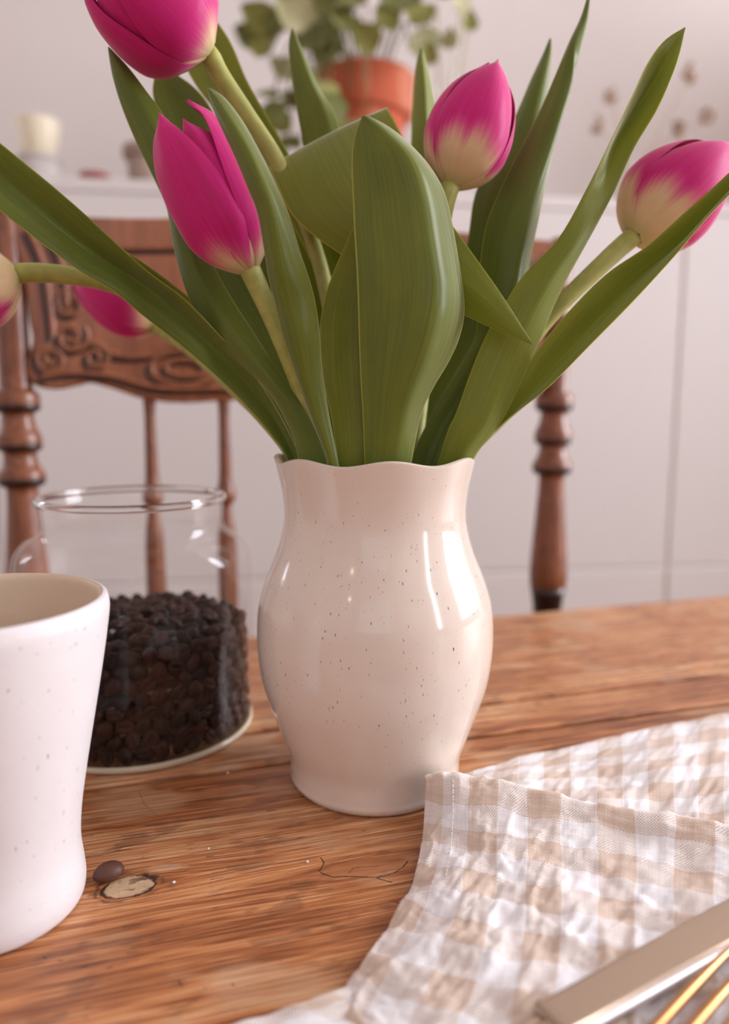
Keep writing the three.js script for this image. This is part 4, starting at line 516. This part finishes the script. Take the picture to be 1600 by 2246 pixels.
// ------------------------------------------------------------------ carved chair behind the table
const oakMap = texture(512, 512, (u, v) => { const s = fbm(u * 8 + 2, v * 70, 4), b = fbm(u * 3, v * 6, 3); return [86 + 62 * s + 24 * b, 44 + 42 * s + 18 * b, 22 + 30 * s + 14 * b]; });
const oak = phys({ map: oakMap, roughness: 0.36, clearcoat: 0.35, clearcoatRoughness: 0.25 });
const crestMap = texture(512, 512, (u, v) => { const s = fbm(u * 60, v * 7 + 2, 4), b = fbm(u * 6, v * 3, 3); return [104 + 60 * s + 24 * b, 58 + 42 * s + 18 * b, 34 + 30 * s + 14 * b]; });
const crestOak = phys({ map: crestMap, roughness: 0.4, clearcoat: 0.3, clearcoatRoughness: 0.28 });
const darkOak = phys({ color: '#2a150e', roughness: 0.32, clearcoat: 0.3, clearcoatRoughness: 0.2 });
{
  const c = DATA.chair, chair = thing('carved_chair', 'brown wooden press-back chair with turned posts behind the table', 'chair', c.position, c.turn), up = 0.75, Wd = c.width;
  const post = [[0, 0.336], [0.006, 0.335], [0.0105, 0.331], [0.0118, 0.322], [0.0118, 0.3], [0.0122, 0.25], [0.0122, 0.212], [0.0124, 0.2], [0.0135, 0.1935], [0.0172, 0.190], [0.0178, 0.1815], [0.0165, 0.1770], [0.0128, 0.174], [0.0126, 0.169], [0.0145, 0.1615], [0.0172, 0.156], [0.0176, 0.149], [0.0165, 0.145], [0.0132, 0.1425], [0.0132, 0.136], [0.0155, 0.130], [0.0182, 0.126], [0.0186, 0.1195], [0.0168, 0.116], [0.0128, 0.1135], [0.0123, 0.105], [0.0138, 0.082], [0.0158, 0.055], [0.0176, 0.03], [0.0182, 0.012], [0.0172, 0.003], [0.0152, -0.004], [0.0135, -0.018], [0.0130, -0.05], [0.015, -0.12], [0.016, -0.2], [0.014, -0.28], [0.012, -0.31]];
  const sub = smoothProfile(post.slice().reverse(), 150).map(([r, y]) => [Math.max(0, r), y + up]);
  const postGeo = lathe(sub, 40);
  for (const x of [0, Wd]) {
    const m = part('back_post', postGeo, oak, chair); m.position.x = x;
    for (const [y, r, h] of [[0.1795, 0.0181, 0.0042], [0.1475, 0.0178, 0.004], [0.1195, 0.0189, 0.0048]]) { const t = lathe([[0.008, y + up - h], [r * 0.86, y + up - h], [r * 0.99, y + up - h * 0.4], [r, y + up + h * 0.3], [r * 0.95, y + up + h * 0.9], [0.008, y + up + h]], 36); part('turned_ring', t, darkOak, m, 'dark brown ring'); }  // rings darker than the post wood
    part('foot_collar', lathe([[0.01, 0.003 + up], [0.0176, 0.003 + up], [0.0160, -0.004 + up], [0.0141, -0.018 + up], [0.0137, -0.03 + up], [0.01, -0.03 + up]], 36), darkOak, m, 'dark stained collar');
  }
  // carved crest board: half outline mirrored about the middle, bowed backwards
  const low = DATA.crestLow, mid = Wd / 2, s = new THREE.Shape(), bow = () => 0;
  s.moveTo(low[0][0], low[0][1]); const half = low.slice(1), full = [...half, ...half.slice(0, -1).reverse().map(([x, y]) => [Wd - x, y]), [Wd - low[0][0], low[0][1]]]; s.splineThru(full.map(([x, y]) => new THREE.Vector2(x, y)));
  const topL = [[Wd - 0.009, 0.327], [Wd - 0.04, 0.329], [Wd - 0.12, 0.332], [mid, 0.341], [0.12, 0.329], [0.04, 0.3262], [0.009, 0.3245], [low[0][0], low[0][1]]]; s.splineThru(topL.map(([x, y]) => new THREE.Vector2(x, y)));
  let g = new THREE.ExtrudeGeometry(s, { depth: 0.012, bevelEnabled: true, bevelThickness: 0.003, bevelSize: 0.003, bevelSegments: 3, curveSegments: 60, steps: 1 });
  { const p = g.attributes.position, uv = []; for (let i = 0; i < p.count; i++) { p.setZ(i, p.getZ(i) - 0.006 + bow(p.getX(i))); uv.push(p.getX(i) * 3, p.getY(i) * 3); } g.setAttribute('uv', new THREE.Float32BufferAttribute(uv, 2)); g.computeVertexNormals(); g.translate(0, up, 0); }
  const crest = part('crest_board', g, crestOak, chair, 'carved board with scrolls');
  const rel = (pts, r, closed = false) => tube(pts.map(([x, y]) => [x, y + up, 0.0085 + bow(x)]), r, 60, 8, closed);
  const ring = (cx, cy, rx, ry, r) => { const q = []; for (let k = 0; k < 16; k++) q.push([cx + Math.cos(k / 8 * Math.PI) * rx, cy + Math.sin(k / 8 * Math.PI) * ry]); return rel(q, r, true); };
  const spiral = (cx, cy, r0, turns, dir, a0) => { const q = []; for (let k = 0; k <= 24; k++) { const a = a0 + dir * k / 24 * turns * 2 * Math.PI, rr = r0 * (1 - 0.8 * k / 24); q.push([cx + Math.cos(a) * rr, cy + Math.sin(a) * rr]); } return rel(q, 0.0022); };
  for (const m of [0, 1]) {
    const X = (x) => (m ? Wd - x : x), d = m ? -1 : 1, list = [
      rel([[X(0.018), 0.318], [X(0.028), 0.29], [X(0.031), 0.26], [X(0.032), 0.235]], 0.0028), rel([[X(0.034), 0.317], [X(0.043), 0.285], [X(0.044), 0.262]], 0.0026), rel([[X(0.05), 0.316], [X(0.056), 0.292], [X(0.055), 0.275]], 0.0024),
      spiral(X(0.047), 0.262, 0.012, 1.6, d, 1.2), spiral(X(0.046), 0.236, 0.013, 1.5, -d, 0.6), spiral(X(0.03), 0.218, 0.012, 1.6, d, 2.2), spiral(X(0.064), 0.22, 0.012, 1.5, -d, 2.5),
      rel([[X(0.022), 0.204], [X(0.045), 0.207], [X(0.075), 0.205], [X(0.11), 0.196], [X(0.16), 0.195], [mid, 0.197]], 0.0024), rel([[X(0.06), 0.232], [X(0.08), 0.222], [X(0.105), 0.222], [X(0.14), 0.236], [X(0.19), 0.243], [mid, 0.245]], 0.0024),
      ring(X(0.135), 0.212, 0.028, 0.014, 0.0022), ring(X(0.135), 0.212, 0.016, 0.007, 0.0022), rel([[X(0.075), 0.306], [X(0.13), 0.309], [X(0.19), 0.314], [mid, 0.317]], 0.0022)];
    part('carved_scrollwork', mergeGeometries(list), crestOak, crest);
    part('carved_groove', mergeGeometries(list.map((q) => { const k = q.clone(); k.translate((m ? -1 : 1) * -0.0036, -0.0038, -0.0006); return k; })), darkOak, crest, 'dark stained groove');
  }
  const ss = smoothProfile([[0.0001, 0.2], [0.0042, 0.198], [0.0046, 0.17], [0.0052, 0.14], [0.0062, 0.115], [0.0088, 0.1035], [0.0075, 0.097], [0.0048, 0.094], [0.0052, 0.088], [0.0075, 0.07], [0.0085, 0.03], [0.0075, -0.05], [0.006, -0.2], [0.006, -0.31]].reverse(), 90).map(([r, y]) => [Math.max(r, 0), y + up]);
  const spindle = lathe(ss, 24);
  for (const x of [0.104, 0.166, mid, Wd - 0.166, Wd - 0.104]) { const m = part('spindle', spindle, oak, chair); m.position.set(x, 0, bow(x)); }
  const seat = new THREE.Shape(); seat.moveTo(-0.03, 0.03); seat.quadraticCurveTo(mid, 0.07, Wd + 0.03, 0.03); seat.lineTo(Wd + 0.04, -0.36); seat.quadraticCurveTo(mid, -0.42, -0.04, -0.36); seat.closePath();
  const sg = new THREE.ExtrudeGeometry(seat, { depth: 0.026, bevelEnabled: true, bevelThickness: 0.006, bevelSize: 0.006, bevelSegments: 3, curveSegments: 20 }); sg.rotateX(-Math.PI / 2); sg.translate(0, 0.43, 0);
  part('seat', sg, oak, chair);
  const leg = lathe(smoothProfile([[0.012, 0], [0.016, 0.06], [0.02, 0.18], [0.016, 0.3], [0.022, 0.38], [0.02, 0.44]], 30), 24);
  for (const [x, z] of [[0.02, -0.015], [Wd - 0.02, -0.015], [0.0, 0.33], [Wd, 0.33]]) { const m = part('leg', leg, oak, chair); m.position.set(x, 0, z); }
}

// ------------------------------------------------------------------ white cupboard with things on top
const satinSteel = std({ color: '#c9c9cb', metalness: 1, roughness: 0.4 });
const CAB_Z = -1.0515, CAB_TOP = 0.5650;
const cream = std({ color: '#e0dad7', roughness: 0.45 });
{
  const cab = thing('cupboard', 'long white painted cupboard with plain doors behind the chair', 'cupboard', [0.2, FLOOR_Y, BACK_Z + 0.002 + 0.205]), top = CAB_TOP - FLOOR_Y, fz = CAB_Z - (BACK_Z + 0.207);
  part('body', box(2.3, top - 0.024, 0.40, -0.05, (top - 0.024) / 2, fz - 0.2045, 0.003), cream, cab);
  part('top', box(2.34, 0.024, 0.425, -0.05, top - 0.012, fz - 0.2105, 0.005), cream, cab);
  const lowY = -0.145 - FLOOR_Y;
  for (const [x0, x1] of [[-1.195, -0.72], [-0.714, 0.5585], [0.5645, 1.095]]) {
    part('door', box(x1 - x0, top - 0.024 - lowY - 0.004, 0.018, (x0 + x1) / 2, (top - 0.024 + lowY + 0.004) / 2, fz - 0.009, 0.004), cream, cab);
    part('drawer', box(x1 - x0, 0.26, 0.018, (x0 + x1) / 2, lowY - 0.13, fz - 0.0085, 0.005), cream, cab);
  }
  part('plinth', box(2.26, lowY - 0.27, 0.02, -0.05, (lowY - 0.27) / 2, fz - 0.03, 0.002), cream, cab);
}
// added fridge-shaped block, out of view, keeps window light off the back wall
{
  const f = thing('light_blocker', 'added unseen fridge-shaped block that shades the right of the back wall', 'light_blocker', [1.85, FLOOR_Y, -1.1], Math.PI / 2 * 0);
  part('body', box(0.66, 1.9, 0.70, 0, 0.955, -0.03, 0.012), cream, f);
  for (const [y0, y1] of [[0.08, 1.18], [1.195, 1.9]]) { const d = part('door', box(0.66, y1 - y0, 0.05, 0, (y0 + y1) / 2, 0.345, 0.012), cream, f); part('handle', box(0.02, 0.3, 0.03, -0.28, y0 < 0.5 ? 0.95 : 1.42, 0.385, 0.006), satinSteel, d); }
}
const onTop = CAB_TOP;
// terracotta pot with a trailing plant
{
  const [px, , pz] = [0.1574, 0, -1.16], pot = thing('potted_plant', 'trailing green plant in a terracotta pot on the cupboard', 'plant', [px, onTop, pz]);
  const clay = std({ map: texture(256, 256, (u, v) => { const s = fbm(u * 12, v * 12, 4), p = smooth(0.58, 0.7, fbm(u * 7 + 4, v * 5, 3)); return mix3([178 + 30 * s, 84 + 22 * s, 54 + 18 * s], [214, 150, 124], 0.5 * p); }), roughness: 0.85 });
  part('pot', lathe([[0, 0.001], [0.058, 0.001], [0.06, 0.004], [0.078, 0.152], [0.081, 0.153], [0.0845, 0.153], [0.092, 0.157], [0.0955, 0.222], [0.094, 0.226], [0.088, 0.226], [0.085, 0.213], [0, 0.211]], 64), clay, pot);
  part('soil', lathe([[0.0848, 0.2125], [0.05, 0.217], [0, 0.219]], 32), std({ color: '#3a2a20', roughness: 1 }), pot);
  const lm = [[[132, 134, 52], [168, 164, 84]], [[98, 104, 36], [136, 138, 58]], [[190, 188, 134], [214, 208, 168]]].map(([a, b]) => phys({ map: texture(64, 128, (u, v) => mix3(a, b, fbm(u * 8, v * 8, 3))), roughness: 0.85, transmission: 0.25, thickness: 0, clearcoat: 0.3, clearcoatRoughness: 0.5, side: THREE.DoubleSide }));
  const r = rng(77);
  const geo = (() => { const pts = []; for (let i = 0; i <= 12; i++) { const s = i / 12, w = 0.42 * Math.pow(Math.sin(Math.PI * Math.pow(s, 0.62)), 0.8) + 0.004, row = []; for (let j = 0; j <= 8; j++) { const q = j / 4 - 1; row.push(new THREE.Vector3(q * w, s, 0.1 * q * q - 0.22 * s * s)); } pts.push(row); } return shell(pts, 0.03, (u, v) => [u, v]); })();
  DATA.plantLeaves.forEach(([x, y, z, s], k) => {
    if (k >= DATA.plantOwn) return;
    const P = new THREE.Vector3(x - px, y - onTop, z - pz), size = s * 1.75;
    const m = part('leaf', geo, lm[k % 7 === 3 ? 2 : k % 2], pot); m.scale.setScalar(size); m.position.copy(P); m.rotation.set((r() - 0.3) * 1.0 + (P.y < 0.2 ? 2.4 : -0.2), r() * 0.8 - 0.4, (P.x > 0 ? -1 : 1) * (0.5 + r() * 1.1));
    const a = new THREE.Vector3(P.x * 0.25, 0.2, P.z * 0.25 + 0.02), mid = a.clone().lerp(P, 0.5).add(new THREE.Vector3(P.x * 0.18, 0.06, 0.03));
    part('stalk', tube([a.toArray(), mid.toArray(), P.toArray()], 0.0016, 14, 6), lm[1], pot);
  });
}
// clear glass vase beside the pot
{
  const v = thing('glass_vase', 'tall clear glass vase with pale stems beside the terracotta pot', 'vase', [0.315, onTop, -1.165]);
  part('body', lathe(smoothProfile([[0, 0.002], [0.028, 0.002], [0.034, 0.008], [0.038, 0.06], [0.034, 0.15], [0.028, 0.22], [0.033, 0.285]], 50), 48), clear, v);
  const sm = std({ color: '#b5b27c', roughness: 0.8 });
  for (const [a, b, c] of [[0.012, 0.04, 0.33], [-0.01, -0.02, 0.36], [0.004, 0.03, 0.38]]) part('stem', tube([[a * 0.3, 0.006, 0], [a, 0.15, 0.004], [b, c, 0.01]], 0.0022, 20, 6), sm, v);
}
{
  const g = scene.getObjectByName('glass_vase'), plant = scene.getObjectByName('potted_plant'), src = plant.children.find((m) => m.name === 'leaf'), r = rng(19);
  for (const [x, y, z, s] of DATA.plantLeaves.slice(DATA.plantOwn)) { const m = part('leaf', src.geometry, plant.children.filter((q) => q.name === 'leaf')[Math.floor(r() * 4)].material, g); m.scale.setScalar(s * 1.5); m.position.set(x - g.position.x, y - g.position.y, z - g.position.z + 0.01); m.rotation.set(0.3, r() - 0.5, -1 + 2 * r()); }
}
// small crockery to the left of the plant
{
  const bowlMat = std({ color: '#eee2c6', roughness: 0.4 });
  single('cup', lathe(smoothProfile([[0, 0.001], [0.02, 0.001], [0.027, 0.01], [0.034, 0.035], [0.036, 0.06], [0.034, 0.0605], [0.031, 0.035], [0.024, 0.012], [0, 0.008]], 40), 48), bowlMat, 'pale yellow cup stacked on the low grey tin', 'cup').position.set(-0.428, onTop + 0.052, -1.13);
  const tin = thing('round_tin', 'low light grey round tin under the yellow cup', 'tin', [-0.428, onTop, -1.13]);
  part('body', lathe([[0, 0.001], [0.036, 0.001], [0.037, 0.003], [0.037, 0.044], [0, 0.044]], 48), std({ color: '#c9c0ba', roughness: 0.5 }), tin); part('lid', lathe([[0, 0.044], [0.0385, 0.044], [0.039, 0.046], [0.0385, 0.0515], [0, 0.052]], 48), std({ color: '#d8d0ca', roughness: 0.4 }), tin);
  single('saucer', lathe(smoothProfile([[0, 0.001], [0.012, 0.001], [0.02, 0.006], [0.026, 0.012], [0.025, 0.0135], [0.016, 0.008], [0, 0.006]], 30), 40), std({ color: '#a8463c', roughness: 0.4 }), 'small red saucer on the cupboard between tin and planter', 'saucer').position.set(-0.328, onTop, -1.085);
  const pl = thing('planter', 'taupe empty planter with a wider rim on the cupboard', 'planter', [-0.242, onTop, -1.11]);
  part('body', lathe([[0, 0.001], [0.031, 0.001], [0.033, 0.05], [0.029, 0.05], [0.027, 0.006], [0, 0.006]], 48), std({ color: '#b09a8c', roughness: 0.7 }), pl); part('rim', lathe([[0.03, 0.05], [0.039, 0.05], [0.0405, 0.054], [0.0405, 0.068], [0.038, 0.07], [0.034, 0.068], [0.03, 0.05]], 48), std({ color: '#a58f82', roughness: 0.7 }), pl);
}
// dried flowers at the right
{
  const v = thing('dried_flowers', 'bunch of faded brown dried flowers in a small cream vase', 'dried flowers', [0.72, onTop, -1.2]);
  part('vase', lathe(smoothProfile([[0, 0.001], [0.025, 0.001], [0.036, 0.03], [0.034, 0.06], [0.018, 0.09], [0.02, 0.105], [0.017, 0.105], [0.014, 0.09], [0, 0.02]], 40), 40), cream, v);
  const sm = std({ color: '#c4ac90', roughness: 0.9 }), fm = std({ color: '#b59a80', roughness: 1 }), r = rng(3);
  for (const [x, y, s] of [[0.115, 0.285, 0.02], [0.155, 0.205, 0.018], [0.1, 0.178, 0.02], [-0.055, 0.235, 0.016], [-0.085, 0.178, 0.016]]) {
    part('stem', tube([[0, 0.06, 0], [x * 0.3, 0.13, 0.0], [x, y, 0.01]], 0.0012, 16, 6), sm, v);
    const fl = []; for (let k = 0; k < 14; k++) { const g = new THREE.IcosahedronGeometry(s * (0.18 + 0.16 * r()), 1), a = r() * 6.3, q = s * 0.75 * Math.sqrt(r()); g.translate(x + Math.cos(a) * q, y + Math.sin(a) * q * 1.2, 0.01 + (r() - 0.5) * s); fl.push(g); }
    part('flower_head', mergeGeometries(fl), fm, v);
  }
}
// a small warm pendant lamp hangs behind the camera; the vase mirrors it
{
  const L = [-0.86, 0.82, 1.23], lamp = thing('pendant_lamp', 'small white pendant lamp with a warm bulb', 'lamp', [L[0], CEIL_Y, L[2]]), dy = L[1] - CEIL_Y;
  part('cord', tube([[0, 0, 0], [0, dy * 0.5, 0], [0, dy + 0.10, 0]], 0.003, 8, 6), std({ color: '#ddd8d2', roughness: 0.6 }), lamp);
  part('shade', lathe([[0.012, dy + 0.10], [0.03, dy + 0.09], [0.06, dy + 0.03], [0.063, dy + 0.03], [0.033, dy + 0.095], [0.013, dy + 0.104]], 40), std({ color: '#eee8e0', roughness: 0.6, side: THREE.DoubleSide }), lamp);
  part('bulb', new THREE.SphereGeometry(0.022, 20, 14).translate(0, dy, 0), std({ color: '#fff1dc', emissive: '#ffd9a8', emissiveIntensity: 2 }), lamp);
  const pl = new THREE.PointLight(new THREE.Color().setRGB(1, 0.78, 0.52), 0.06, 0, 2); pl.position.set(...L); pl.castShadow = true; scene.add(pl);
}

shadows(scene);
const renderer = new THREE.WebGLRenderer({ antialias: true });
renderer.shadowMap.enabled = true;
renderer.toneMapping = THREE.LinearToneMapping;
renderer.toneMappingExposure = EXPOSURE;
renderer.render(scene, camera);
